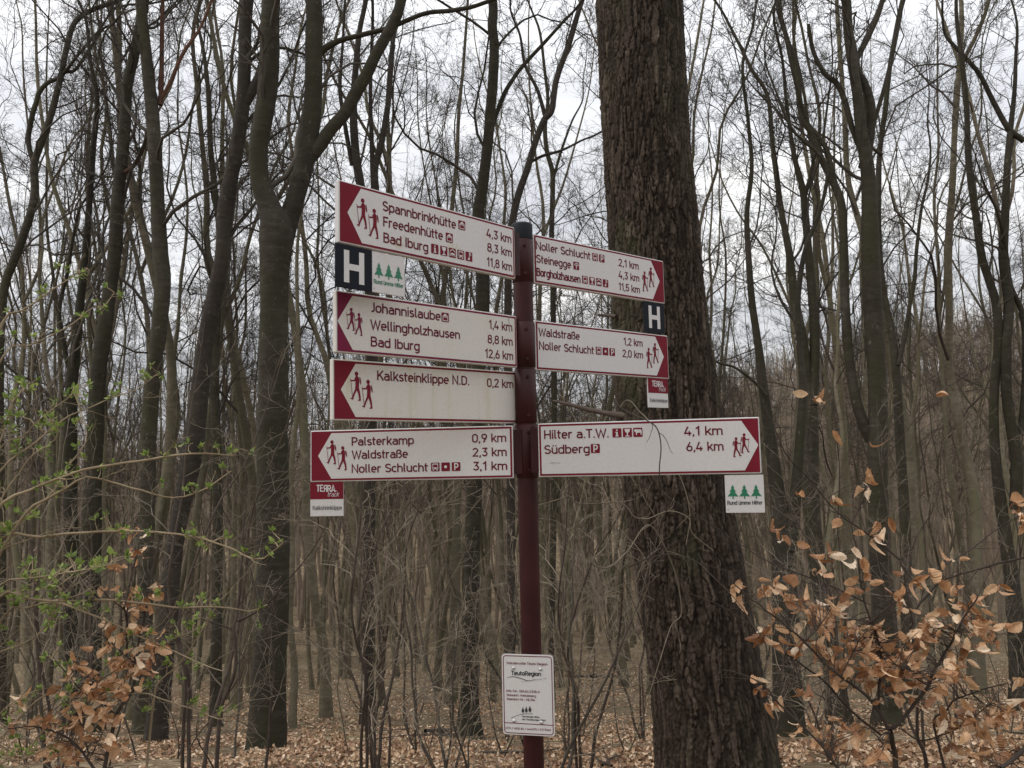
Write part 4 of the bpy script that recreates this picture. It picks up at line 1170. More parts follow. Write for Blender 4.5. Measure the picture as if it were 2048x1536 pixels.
# the big rough conifer behind the right-hand signs: real fissured bark
def conifer():
    dist = 4.35
    pts = [(1446, 1640, 262), (1432, 1500, 244), (1408, 1330, 222), (1382, 1160, 216), (1356, 1000, 216), (1333, 800, 205), (1316, 620, 190), (1306, 480, 182), (1294, 330, 176), (1284, 170, 172), (1276, 0, 168)]
    W = np.array([[*at(x, y, dist), w * math.hypot(1, 0.0) * np.linalg.norm(at(x, y, dist) - [0, 0, CAMZ]) / math.hypot(FPX, x - 1024, y - 768) / 2 * 0.985] for x, y, w in pts])
    gz = float(ground_z(W[0, 0], dist))
    d = W[-1, :3] - W[-3, :3]; d /= np.linalg.norm(d)
    W = np.vstack([W, [*(W[-1, :3] + d * 1.2), W[-1, 3] * 0.97]])
    W = np.vstack([[W[0, 0] + 0.03, dist, gz - 0.2, W[0, 3] * 1.18], W])
    off = np.array([W[1, 0], dist, gz])
    H = np.linalg.norm(np.diff(W[:, :3], axis=0), axis=1).sum()
    rows, S = int(H / 0.0062), 380
    Q = resample(W, rows)
    hgt = np.linspace(0, H, rows)[:, None] * np.ones((1, S))
    th = np.linspace(0, 2 * np.pi, S, endpoint=False)
    u = np.arange(S) / S
    NP = 54                                             # bark plates round the trunk
    n1 = vnoise(u[None] * 20 + 0 * hgt, hgt * 4, 41, 20) - 0.5
    n2 = vnoise(u[None] * 90, hgt * 22, 42, 90) - 0.5
    n3 = vnoise(u[None] * 190, hgt * 60, 49, 190) - 0.5
    wx = n1 * 1.3 + n2 * 0.55 + n3 * 0.30
    wy = (vnoise(u[None] * 24, hgt * 5, 43, 24) - 0.5) * 1.2 + n2 * 0.5 + n3 * 0.35
    f1, f2, val = worley(u[None] * NP + wx, hgt * 5.6 + wy + 3, 44, NP)
    edge = smooth(0.03, 0.24, f2 - f1)
    f1b, f2b, valb = worley(u[None] * NP * 3 + wx * 2.6, hgt * 15 + wy * 2.5, 51, NP * 3)
    flake = smooth(0.0, 0.25, f2b - f1b)
    steps = np.floor(valb * 4) / 4
    fine = vnoise(u[None] * 190, hgt * 110, 45, 190)
    vert = vnoise(u[None] * 110 + n1, hgt * 9, 46, 110)
    crack = smooth(0.0, 0.16, np.abs(vnoise(u[None] * 40 + n1 * 2, hgt * 5 + 9, 52, 40) - 0.5 + n3 * 0.12))
    lump = vnoise(u[None] * 5, hgt * 1.1, 48, 5) - 0.5
    disp = (0.009 * edge * (0.5 + 0.7 * val) * (0.45 + 0.55 * crack) + 0.006 * steps * flake * edge + 0.005 * (fine - 0.5) + 0.006 * (vert - 0.5) + 0.035 * lump - 0.009)
    plate = np.clip(0.50 * edge * (0.35 + 0.65 * val) * (0.4 + 0.6 * crack) + 0.30 * steps * flake * edge + 0.25 * (vert - 0.3) + 0.22 * (fine - 0.4), 0, 1)
    T = np.gradient(Q[:, :3], axis=0); T /= np.linalg.norm(T, axis=1, keepdims=True)
    A = np.cross(np.array([0, 1.0, 0])[None], T); A /= np.linalg.norm(A, axis=1, keepdims=True)
    B = np.cross(T, A)
    rad = Q[:, 3][:, None] + disp
    V = Q[:, None, :3] - off + rad[..., None] * (np.cos(th)[None, :, None] * A[:, None] + np.sin(th)[None, :, None] * B[:, None])
    idx = np.arange(rows * S).reshape(rows, S)
    a = idx[:-1]; b = np.roll(a, -1, 1); c = np.roll(idx[1:], -1, 1); dd = idx[1:]
    me = np_mesh("trunk", V.reshape(-1, 3), np.stack([a, b, c, dd], -1).reshape(-1, 4))
    at_ = me.attributes.new("plate", 'FLOAT', 'POINT')
    at_.data.foreach_set('value', plate.astype(np.float32).ravel())
    root = thing("conifer_tree", "huge rough-barked conifer trunk standing right behind the signpost", "tree", off)
    link("trunk", me, conifer_mat(), root)
    for pts in ([(1252, 832, 13), (1210, 826, 10), (1165, 816, 9), (1135, 808, 7), (1106, 802, 5)], [(1232, 633, 8), (1215, 631, 7), (1196, 630, 5)]):
        Wb = np.array([[*at(x, y, dist - 0.10 + 0.03 * i), w * dist / FPX / 2] for i, (x, y, w) in enumerate(pts)])
        q = resample(Wb, 14)
        G = Geo(); G.tubes(q[:, :3] - off, q[:, 3] * (1 + 0.1 * rng.normal(size=14)), 8)
        sb, rb = sprout(q[None, :, :3] - off, q[None, :, 3], 3, 0.4, 0.95, 0.18, 50, 0.0, 4, 0.5, 0.2, rng)
        G.tubes(sb, np.maximum(rb, 0.002), 5)
        link("branch_stub", G.mesh("branch_stub"), M_SAPLING, root)


conifer()

# ------------------------------------------------------------------ the stand of slimmer beeches behind
HERO_XY = [tuple(o.location[:2]) for o in scene.objects if o.type == 'EMPTY' and o.get('category') == 'tree']
g = np.random.default_rng(77)
spots = []
tries = 0
while len(spots) < 262 and tries < 60000:
    tries += 1
    y = math.sqrt(g.uniform(12.5 ** 2, 46 ** 2))
    x = g.uniform(-0.68, 0.66) * y
    px = to_px([[x, y, float(ground_z(x, y)) + 3]])[0]
    if not -60 < px[0] < 2108:
        continue
    if 1140 < px[0] < 1290 and y < 34 and g.random() < 0.8:      # the open slope seen right of the pole
        continue
    gap = 1.15 if y < 20 else 1.5
    if any((x - a) ** 2 + (y - b) ** 2 < gap ** 2 for a, b in spots) or any((x - a) ** 2 + (y - b) ** 2 < 1.1 for a, b in HERO_XY):
        continue
    if y < 20 and g.random() < 0.6:
        continue
    if px[0] > 1440 and y < 34 and g.random() < 0.45:                # thinner towards the right, where the far slope shows
        continue
    spots.append((x, y))

ZONES = [(-999, 190, "left of the slanting mossy beech"), (190, 290, "between slanting mossy and straight beech"), (290, 385, "just left of the dark leaning trunk"), (385, 545, "between dark leaning trunk and forked beech"),
         (545, 740, "right of the forked beech"), (740, 945, "behind the left signs"), (945, 1060, "beside the pole"), (1060, 1240, "between pole and conifer"), (1240, 1450, "behind the conifer"),
         (1450, 1575, "right of the conifer"), (1575, 1680, "beside the double-ribbed beech"), (1680, 1770, "beside the looping beech"), (1770, 1900, "right of the looping beech"), (1900, 9999, "near the wavy right beech")]
ORD = "first second third fourth fifth sixth seventh eighth ninth tenth eleventh twelfth thirteenth fourteenth fifteenth sixteenth seventeenth eighteenth nineteenth twentieth".split()
recs = []
for i, (x, y) in enumerate(spots):
    k = int(g.integers(0, 12))
    s = g.uniform(0.85, 1.2)
    z = float(ground_z(x, y))
    tm, cm, forked, r0, h = PROTO[k]
    wpx = 2 * r0 * s * FPX / y
    px = to_px([[x, y, z + 2.0]])[0][0]
    size = "thicker" if wpx > 17 else "slim" if wpx > 11 else "thin" if wpx > 7.5 else "hair-thin"
    recs.append(dict(x=x, y=y, z=z, k=k, s=s, px=px, size=size, form="forked" if forked else "single-stemmed", depth="nearer" if y < 20 else "middle-distance" if y < 31 else "far-off"))
from collections import defaultdict
buckets = defaultdict(list)
for r_ in recs:
    zone = next(zt for a, b, zt in ZONES if a <= r_['px'] < b)
    buckets[(r_['depth'], r_['size'], r_['form'], zone)].append(r_)
for (dep, size, form, zone), rs in buckets.items():
    rs.sort(key=lambda q: q['px'])
    for j, r_ in enumerate(rs):
        order = "" if len(rs) == 1 else ", %s from left" % ORD[j]
        r_['label'] = "%s %s %s bare beech %s%s" % (size, form, dep, zone, order)
for r_ in recs:
    tm, cm, forked, r0, h = PROTO[r_['k']]
    root = thing("young_beech_tree", r_['label'], "tree", (r_['x'], r_['y'], r_['z']), g.uniform(0, 6.28), "slim bare beeches of the stand")
    root.scale = (r_['s'], r_['s'], r_['s'] * g.uniform(0.92, 1.12))
    root.rotation_euler.x = g.normal() * 0.03
    root.rotation_euler.y = g.normal() * 0.03
    link("trunk", tm, None, root)
    link("crown", cm, None, root)

# ------------------------------------------------------------------ far woods on the valley floor and the opposite slope: one mass
g = np.random.default_rng(78)
G = Geo()
def far_batch(N, y0, y1, nb, nt, rmin, sides, xr=(-0.95, 0.98)):
    y = np.sqrt(g.uniform(y0 ** 2, y1 ** 2, N)); x = g.uniform(*xr, N) * y
    z = ground_z(x, y) - 0.3
    h = g.uniform(11, 18, N)
    K = 6
    P = np.empty((N, K, 3)); P[:, 0] = np.stack([x, y, z], 1)
    d = unit(np.stack([g.normal(size=N) * 0.05, g.normal(size=N) * 0.05, np.ones(N)], 1))
    for k in range(1, K):
        d = unit(d + g.normal(size=(N, 3)) * 0.07 * np.array([1, 1, 0.2]))
        P[:, k] = P[:, k - 1] + d * (h / (K - 1))[:, None]
    r = g.uniform(0.07, 0.16, N)[:, None] * np.linspace(1, 0.2, K)[None]
    G.tubes(P, r, 6 if y1 < 110 else 4)
    b, rb = sprout(P, r, nb, 0.3, 0.98, 0.26, 36, 0.35, 4, 0.4, 0.2, g)
    G.tubes(b, np.maximum(rb, rmin * 1.5), sides)
    c, rc = sprout(b, rb, nt, 0.15, 1.0, 0.5, 42, 0.2, 3, 0.5, 0.25, g)
    G.tubes(c, np.maximum(rc, rmin), 3)
    return c, rc


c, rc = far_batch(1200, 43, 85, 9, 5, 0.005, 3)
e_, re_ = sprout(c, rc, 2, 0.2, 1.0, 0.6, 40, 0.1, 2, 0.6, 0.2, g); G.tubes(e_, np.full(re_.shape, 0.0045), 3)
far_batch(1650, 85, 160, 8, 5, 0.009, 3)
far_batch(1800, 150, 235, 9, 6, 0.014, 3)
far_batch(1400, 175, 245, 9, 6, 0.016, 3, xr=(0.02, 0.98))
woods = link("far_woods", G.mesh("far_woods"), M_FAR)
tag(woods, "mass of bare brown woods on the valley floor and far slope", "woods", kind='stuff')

# ------------------------------------------------------------------ leaves
def leaf_templates(n, pleats, curl, seed, nu=11, nv=5, fold=0.22, wid=0.31):
    g = np.random.default_rng(seed)
    out = []
    for k in range(n):
        t = np.linspace(0, 1, nu)
        w = wid * np.sin(np.pi * np.clip(t, 0.0, 1) ** 0.85) ** 0.75 * (1 - 0.15 * t) + 0.004
        s = np.linspace(-1, 1, nv)
        U, S = np.meshgrid(t, s, indexing='ij')
        X = S * w[:, None] * (1 + 0.06 * g.normal(size=(nu, nv)))
        Y = U - 0.10 * np.abs(S) * w[:, None]
        cu = curl * g.uniform(0.3, 1.3)
        Z = pleats * np.where((np.arange(nu) % 2)[:, None] == 0, 1, -1) * np.abs(S) + fold * g.uniform(-0.6, 1.4) * np.abs(S) * w[:, None] * 2
        Z = Z + cu * (U - 0.3) ** 2 + g.normal() * 0.25 * S * U * 0.5 + g.normal() * 0.35 * S * np.sin(3 * U) * w[:, None]
        V = np.stack([X, Y, Z], -1)
        a = cu * 1.2 * (U - 0.2)                         # roll the tip in
        V[..., 1], V[..., 2] = V[..., 1] * np.cos(a * 0.5) - 0.3 * V[..., 2] * np.sin(a * 0.5), V[..., 2] + V[..., 1] * np.sin(a * 0.5) * 0.5
        out.append(V.reshape(-1, 3))
    i = np.arange(nu * nv).reshape(nu, nv)
    Q = np.stack([i[:-1, :-1], i[:-1, 1:], i[1:, 1:], i[1:, :-1]], -1).reshape(-1, 4)
    return out, Q


def place_leaves(G, T, Q, pos, axis, nrm, size, g, narrow=1.0):
    """Leaves with their stalk end at pos, pointing along axis."""
    pos = np.asarray(pos, float); axis = unit(np.asarray(axis, float))
    nrm = np.asarray(nrm, float); x = unit(np.cross(axis, nrm)); z = np.cross(x, axis)
    pick = g.integers(0, len(T), len(pos))
    for k in range(len(T)):
        m = pick == k
        n = m.sum()
        if not n:
            continue
        Rm = np.stack([x[m] * narrow * g.uniform(0.62, 1.05, (n, 1)), axis[m], z[m] * g.uniform(0.7, 1.5, (n, 1))], 1)          # rows: local axes
        V = np.einsum('vk,nkj->nvj', T[k], Rm) * size[m][:, None, None] + pos[m][:, None]
        nv = len(T[k])
        G.add(V.reshape(-1, 3), (Q[None] + (np.arange(n) * nv)[:, None, None]).reshape(-1, 4))


DRY_T, DRY_Q = leaf_templates(18, 0.030, 1.15, 300, nu=14, nv=5, fold=0.55, wid=0.29)
GRN_T, GRN_Q = leaf_templates(6, 0.010, 0.30, 301, nu=6, nv=3)
LIT_T, LIT_Q = leaf_templates(8, 0.015, 0.35, 302, nu=5, nv=3)


def cropH(x, y): return (1366 + x / 3, 1024 + y / 3)
def cropF(x, y): return (x / 3, 1024 + y / 3)
def cropD(x, y): return (x / 3, 512 + y / 3)


def stems_geo(paths, dist, g, conv=None, side=5, twig=None, off=np.zeros(3), depth_var=0.25, wscale=1.0):
    """paths: [(points, width0, width1, depth offset)] in photo pixels -> tubes; returns Geo and world paths."""
    G = Geo(); out = []
    for pts, w0, w1, dz in paths:
        pts = [conv(*p) for p in pts] if conv else pts
        n = len(pts)
        sway = g.normal() * depth_var
        W = []
        for i, (x, y) in enumerate(pts):
            t = i / (n - 1)
            dd = dist + dz + sway * t * t
            W.append([*at(x, y, dd), (w0 + (w1 - w0) * t) * dd / FPX / 2 * wscale])
        q = resample(np.array(W), max(10, n * 5))
        q[:, :3] += np.cumsum(g.normal(size=(len(q), 3)) * 0.0011, axis=0) * np.linspace(0, 1, len(q))[:, None] ** 0.5 * dist / 2.5
        G.tubes(q[:, :3] - off, np.maximum(q[:, 3], 0.0006), side)
        out.append((q[:, :3] - off, q[:, 3]))
        if twig:
            per, lr, rr = twig
            b, rb = sprout(q[None, :, :3] - off, q[None, :, 3], per, 0.15, 1.0, lr, 42, 0.06, 7, rr, 0.16, g, 0.02, fall=0.4)
            rb = np.maximum(rb, 0.0006)
            G.tubes(b, rb, 4)
            c, rc = sprout(b, rb, 3, 0.25, 0.95, 0.4, 42, 0.05, 5, 0.75, 0.18, g, 0.015)
            G.tubes(c, np.maximum(rc, 0.0005), 3)
    return G, out


# --- brown-leaved beech sapling on the right
gR = np.random.default_rng(401)
base = at(*cropH(1262, 1536), 2.45)
gz = float(ground_z(base[0], 2.45))
bx, by = cropH(1275, 1545)
offR = np.array([base[0], 2.45, gz])
brown_r = thing("beech_sapling", "beech sapling at the right full of curled copper-brown dead leaves", "sapling", offR, group="brown-leaved beech saplings")
RP = [([(1290, 2300), (1280, 1900), (1272, 1536), (1252, 1390), (1232, 1305)], 11, 10, 0),
      ([(1232, 1305), (1300, 1258), (1400, 1130), (1470, 1040), (1502, 950), (1590, 812), (1642, 718), (1700, 600), (1765, 495)], 8, 3, -.02),
      ([(1232, 1305), (1170, 1190), (1080, 1080), (950, 980), (850, 890), (740, 770), (640, 680), (500, 560), (400, 480), (330, 415)], 7, 2, -.05),
      ([(1190, 1340), (1030, 1210), (930, 1110), (850, 1020), (740, 940), (640, 870), (530, 810), (430, 720), (300, 640), (150, 560), (0, 510)], 5, 2, .15),
      ([(1130, 655), (1250, 560), (1400, 450), (1560, 330), (1700, 240), (1880, 110), (2050, 10)], 4.5, 2, .1),
      ([(1480, 1700), (1450, 1450), (1410, 1360), (1405, 1200), (1410, 900), (1390, 600), (1500, 440), (1570, 300), (1610, 150), (1600, 0)], 8, 2, .2),
      ([(2050, 272), (1850, 320), (1700, 365), (1560, 420), (1490, 500), (1385, 620)], 5, 2, .1),
      ([(1130, 660), (1090, 550), (1070, 450), (1010, 70), (880, 0)], 4, 2, .05),
      ([(1090, 540), (1010, 500), (880, 440), (740, 390), (560, 320), (400, 230), (250, 130), (60, 0)], 3.5, 1.5, .1),
      ([(1300, 285), (1170, 180), (1010, 70), (900, -20), (780, -180), (640, -330), (560, -520)], 4, 1.5, .05),
      ([(1300, 285), (1330, 420), (1360, 700), (1280, 620), (1150, 570), (1080, 550)], 3, 2, .1),
      ([(1230, 1300), (1180, 1200), (1170, 1050), (1190, 900), (1130, 660)], 5, 4, .05),
      ([(1700, 2000), (1560, 1500), (1510, 1250), (1570, 1200), (1640, 1120), (1800, 1060), (2040, 1000)], 6, 2, .2),
      ([(1310, 1300), (1420, 1370), (1560, 1330), (1700, 1260), (1860, 1130)], 3.5, 1.5, .1),
      ([(1040, 1660), (920, 1536), (840, 1430), (700, 1290), (560, 1170), (460, 1060), (330, 1000), (200, 970)], 6, 1.5, -.1),
      ([(1900, 1536), (2050, 1440)], 8, 9, -.2),
      ([(780, -180), (745, -400), (770, -560), (792, -700)], 2, 1, .05),
      ([(1010, 70), (1130, -160), (1240, -330), (1330, -450), (1500, -660), (1720, -820)], 3, 1, .05),
      ([(1470, 1040), (1380, 990), (1250, 900), (1170, 800)], 3.5, 1.5, -.1),
      ([(1640, 720), (1740, 690), (1860, 740)], 3, 1.5, -.05),
      ([(950, 980), (1020, 850), (1060, 760), (1110, 700)], 3, 1.5, -.1),
      ([(740, 770), (820, 690), (900, 570)], 2.5, 1.5, -.1),
      ([(-330, 330), (-120, 260), (60, 300), (200, 420), (330, 560), (460, 760)], 2.5, 1.5, -.1)]
GR, RW = stems_geo(RP, 2.45, gR, cropH, 7, (5, 0.22, 0.5), offR, 0.12)
link("branches", GR.mesh("branches"), M_SAPLING, brown_r)
RC = [(345,440,3),(350,510,1),(460,470,5),(540,460,6),(630,530,4),(555,620,2),(520,120,2),(595,150,2),(665,210,1),(860,290,3),(810,380,2),(860,390,1),(985,300,1),(1050,310,2),(1090,380,2),(1150,80,1),(1215,60,1),(1130,150,4),(915,50,1),(975,460,4),(1140,450,2),(1265,510,2),(1330,580,4),(1330,385,2),(1370,440,2),(1455,380,2),(1500,420,1),(1570,320,1),(1635,310,2),(1615,460,2),(1600,540,1),(1660,560,2),(1740,530,2),(1760,570,1),(1880,460,2),(720,550,2),(800,600,10),(920,600,12),(760,670,5),(840,700,4),(910,690,4),(660,740,4),(540,780,5),(490,770,2),(740,830,8),(870,860,3),(980,790,8),(1050,720,8),(1100,800,14),(1150,720,3),(1170,850,10),(1060,920,6),(920,900,8),(1010,1000,7),(1100,1000,10),(1170,1000,8),(1250,950,8),(1330,960,10),(1290,880,5),(1340,800,8),(1440,680,12),(1400,740,6),(1500,730,4),(1480,670,4),(1510,770,2),(1690,650,8),(1740,680,8),(1800,700,5),(1860,750,7),(1780,810,2),(1720,810,2),(1650,800,4),(1630,880,4),(1640,950,8),(1600,1000,8),(1540,1040,8),(1460,1010,6),(1410,860,2),(1500,1100,3),(1440,1180,2),(1330,1130,3),(1240,1100,5),(1165,1165,1),(690,1110,3),(485,1060,3),(540,1170,5),(605,1140,1),(760,1140,1),(1990,1040,2),(700,1300,3),(830,1340,6),(930,1340,8),(1010,1400,10),(900,1430,6),(1150,1450,5),(1250,1420,3),(1620,1270,10),(1720,1260,10),(1760,1320,6),(1850,1230,8),(1930,1210,6),(1850,1300,5),(2020,1200,4),(1560,1300,5),(1620,1430,6),(1940,1380,2),(1840,1460,4),(1720,1430,3),(1950,1480,4),(775,-680,2),(785,-640,1),(1505,-685,1),(885,-470,1),(1130,-385,1),(1150,-230,1),(1130,-160,2),(1100,-110,2),(720,-110,1),(895,-60,2),(2010,-30,3),(2040,40,2),(2030,70,2)]


def clusters(CL, conv, dist, off, g, size=(0.045, 0.075), spread=14, tw=None):
    pos = []
    for x, y, n in CL:
        cx, cy = conv(x, y)
        dd = dist + g.normal() * 0.07
        for k in range(int(round(n * 1.35))):
            s_ = spread * (0.45 + 0.10 * n ** 0.8) if n > 2 else spread * 0.35
            pos.append(at(cx + g.normal() * s_, cy - 8 + g.normal() * s_ * 0.8, dd + g.normal() * 0.035) - off)
    pos = np.array(pos)
    n = len(pos)
    ax = np.stack([g.normal(size=n) * 0.75, g.normal(size=n) * 0.6, -0.55 + g.normal(size=n) * 0.55], 1)
    nr_ = np.stack([g.normal(size=n) * 0.6, -0.8 + g.normal(size=n) * 0.6, 0.5 + g.normal(size=n) * 0.6], 1)
    return pos, ax, nr_, g.uniform(*size, n)


def stalks(G, pos, ax, stem_paths, g):
    """Thin stalks from each leaf back to the nearest twig."""
    allp = np.concatenate([p for p, r in stem_paths])
    N = len(pos)
    near = np.array([allp[((allp - p) ** 2).sum(1).argmin()] for p in pos])
    mid = pos * 0.5 + near * 0.5 + g.normal(size=(N, 3)) * 0.008
    P = np.stack([near, near * 0.35 + mid * 0.65 + [0, 0, 0.004], pos * 0.6 + mid * 0.4, pos + unit(ax) * 0.004], 1)
    G.tubes(P, np.tile(np.array([[0.0014, 0.0012, 0.0010, 0.0007]]), (N, 1)), 3)


pos, ax, nr_, sz = clusters(RC, cropH, 2.42, offR, gR, (0.026, 0.051))
GL = Geo(); place_leaves(GL, DRY_T, DRY_Q, pos, ax, nr_, sz, gR)
link("foliage", GL.mesh("foliage", True), M_DRYLEAF, brown_r)
GS = Geo(); stalks(GS, pos, ax, RW, gR)
link("leaf_stalks", GS.mesh("leaf_stalks"), M_SAPLING, brown_r)

# --- brown-leaved beech sapling on the left
gL = np.random.default_rng(402)
base = at(*cropF(600, 1536), 2.9)
offL = np.array([base[0], 2.9, float(ground_z(base[0], 2.9))])
brown_l = thing("beech_sapling", "beech sapling at the left with brown leaves low on a dark bent stem", "sapling", offL, group="brown-leaved beech saplings")
LP = [([(560, 2100), (590, 1800), (630, 1510), (665, 1320), (690, 1210), (745, 1120), (792, 1060), (800, 900), (830, 760), (870, 650), (905, 450), (940, 280), (965, 160)], 9, 3, 0),
      ([(765, 600), (768, 450), (800, 300), (830, 180), (850, 60)], 4, 2, .05),
      ([(760, 860), (770, 640), (765, 560)], 4, 4, .05),
      ([(690, 1210), (600, 1140), (500, 1080), (400, 980)], 3.5, 1.5, .0),
      ([(560, 1536), (450, 1390), (350, 1330), (200, 1290), (60, 1300)], 5, 2, -.1),
      ([(800, 900), (700, 800), (620, 720), (580, 640)], 3, 1.5, -.05),
      ([(870, 640), (760, 600), (650, 520), (540, 430)], 3, 1.5, .05),
      ([(330, 890), (390, 970), (430, 1080), (490, 1160)], 2.5, 2, .05),
      ([(792, 1060), (880, 960), (960, 860), (1000, 800)], 3, 1.5, -.05)]
GLs, LW = stems_geo(LP, 2.9, gL, cropF, 7, (4, 0.2, 0.5), offL, 0.15)
link("branches", GLs.mesh("branches"), M_SAPLING, brown_l)
LC = [(790,260,3),(830,300,2),(725,340,3),(805,130,2),(820,190,1),(945,450,2),(690,490,3),(920,530,5),(840,560,8),(830,600,4),(630,670,4),(760,710,3),(850,720,3),(890,740,3),(710,770,4),(650,860,8),(770,900,5),(850,890,6),(900,870,3),(975,840,3),(890,960,6),(750,960,8),(680,1020,8),(740,1080,8),(600,1080,8),(540,1050,4),(570,1100,5),(620,1180,5),(620,1240,8),(640,1300,3),(715,1240,2),(430,980,3),(470,940,2),(510,1000,2),(545,950,1),(360,1100,2),(445,1170,2),(495,1180,2),(120,1140,2),(165,1170,1),(240,1260,5),(280,1280,3),(395,1240,4),(465,1280,2),(300,1330,4),(380,1330,2),(560,1380,5),(655,1375,2),(610,1400,2),(440,1430,12),(340,1460,8),(450,1490,10),(270,1460,5),(65,1300,2),(750,1450,3),(30,100,2)]
pos, ax, nr_, sz = clusters(LC, cropF, 2.87, offL, gL, (0.026, 0.050), 13)
GL = Geo(); place_leaves(GL, DRY_T, DRY_Q, pos, ax, nr_, sz, gL)
link("foliage", GL.mesh("foliage", True), M_DRYLEAF, brown_l)
GS = Geo(); stalks(GS, pos, ax, LW, gL)
link("leaf_stalks", GS.mesh("leaf_stalks"), M_SAPLING, brown_l)

# --- dark sapling between, nearly bare with a few brown leaves low down
gM = np.random.default_rng(403)
base = at(*cropF(1300, 1536), 3.6)
offM = np.array([base[0], 3.6, float(ground_z(base[0], 3.6))])
dark_s = thing("bare_sapling", "dark crooked bare sapling in front of the forked beech's foot", "sapling", offM, group="bare saplings of the undergrowth")
MP = [([(1290, 1900), (1300, 1530), (1312, 1340), (1330, 1180), (1405, 1000), (1418, 860), (1405, 700), (1425, 640), (1440, 450), (1445, 250), (1452, 30)], 9, 4, 0),
      ([(1425, 655), (1520, 610), (1620, 530), (1700, 440), (1800, 330), (1900, 180), (1990, 20)], 5, 1.5, .1),
      ([(1405, 710), (1330, 680), (1200, 640), (1050, 560)], 4, 1.5, .05),
      ([(1418, 830), (1500, 900), (1600, 1000), (1680, 1080), (1760, 1200)], 2.5, 1, .05)]
GM, MW = stems_geo(MP, 3.6, gM, cropF, 7, (6, 0.25, 0.45), offM, 0.2)
link("branches", GM.mesh("branches"), M_SAPLING, dark_s)

# --- leafing shrub on the left with arching canes
gG = np.random.default_rng(404)
base = at(-120, 1536, 2.6)
offG = np.array([base[0], 2.6, float(ground_z(base[0], 2.6))])
shrub = thing("leafing_shrub", "shrub of pale arching canes with fresh green leaves at left", "shrub", offG)
def D2(*pts): return [cropD(*p) for p in pts]
def F2(*pts): return [cropF(*p) for p in pts]
SP = [([(-160, 1900), (-130, 1500), (-80, 1150)] + D2((0, 1520), (200, 1420), (500, 1312), (850, 1250), (1050, 1215), (1250, 1205), (1400, 1216)), 9, 3, 0),
      ([(-200, 1900), (-100, 1400), (-20, 1150)] + D2((170, 1530), (300, 1450), (400, 1392), (520, 1320), (700, 1362), (850, 1400), (1050, 1450), (1230, 1400), (1400, 1290)), 7, 2.5, .1),
      ([(-220, 1900), (-120, 1300)] + F2((0, 185), (250, 155), (430, 135), (720, 118), (990, 125), (1200, 150), (1370, 210), (1550, 290), (1640, 240), (1690, 190)), 7, 2.5, .2),
      ([(-200, 1950), (-90, 1350)] + F2((0, 510), (200, 525), (400, 540), (650, 530), (850, 550), (1050, 575), (1230, 572), (1400, 582), (1500, 600), (1620, 560)), 7, 2.5, .1),
      ([(-250, 2000), (-150, 1500)] + F2((0, 640), (150, 590), (250, 555), (380, 560), (550, 620), (700, 680), (850, 750), (1000, 815), (1200, 900), (1340, 945)), 5, 2, .25),
      ([(-160, 2000), (-80, 1600)] + F2((60, 1300), (300, 1090), (500, 1150), (820, 1095), (1000, 1150), (1150, 1200), (1330, 1270), (1480, 1200)), 4, 2, .3),
      ([(-240, 1900), (-150, 1300)] + F2((0, 445), (150, 415), (300, 390), (450, 370), (600, 348), (690, 330)), 4, 1.5, .0),
      ([(-250, 1800), (-120, 1200)] + F2((0, 135), (120, 60), (200, 0)) + D2((330, 1400), (420, 1250), (520, 1080), (440, 830)), 6, 1.5, .15),
      ([(-250, 1700), (-130, 1150)] + D2((0, 1290), (200, 1130), (400, 970), (550, 905), (700, 840), (820, 800), (960, 700)), 5, 1.5, .25),
      ([(-260, 1500), (-120, 960)] + D2((0, 400), (60, 350), (200, 265), (300, 190), (440, 100), (520, 60)), 6, 1.8, .05),
      ([(-240, 1500), (-100, 1000)] + D2((0, 640), (150, 570), (300, 500), (420, 430), (520, 340), (600, 320), (670, 240)), 4, 1.5, .2),
      ([(-200, 1600), (-90, 1200)] + D2((0, 1470), (110, 1300), (180, 1200), (330, 1080), (300, 1000), (240, 960)), 4, 1.5, .1),
      ([(-200, 1700), (-60, 1350)] + F2((0, 850), (150, 790), (240, 730), (290, 660), (360, 500), (430, 200)), 3.5, 1.5, .1),
      ([(-200, 1800), (-60, 1500)] + F2((0, 1190), (140, 1090), (280, 1040), (360, 1050)), 3.5, 1.5, .1),
      ([(-180, 1900), (-60, 1500)] + F2((130, 1480), (200, 1370), (330, 1250), (600, 1010), (830, 830), (1000, 770), (1240, 670)), 4, 1.5, .3),
      ([(-140, 1900), (-30, 1560)] + F2((200, 1470), (410, 1300), (430, 1000), (330, 890)), 4, 2, .2),
      (F2((880, 1530), (905, 1300), (930, 1080), (960, 1010), (1100, 880), (1240, 670), (1300, 560)), 5, 2, .4),
      ([(-140, 1250)] + D2((0, 1120), (60, 900), (110, 830), (180, 760)), 4, 1.5, .1),
      ([(-240, 1300), (-120, 1100)] + D2((0, 1180), (150, 1090), (240, 1000), (450, 850), (480, 920), (500, 1000)), 3.5, 1.5, .15)]
GG, SW_ = stems_geo(SP, 2.6, gG, None, 6, (6, 0.14, 0.5), offG, 0.3)
link("canes", GG.mesh("canes"), M_CANE, shrub)
posl, axl, nrl, szl = [], [], [], []
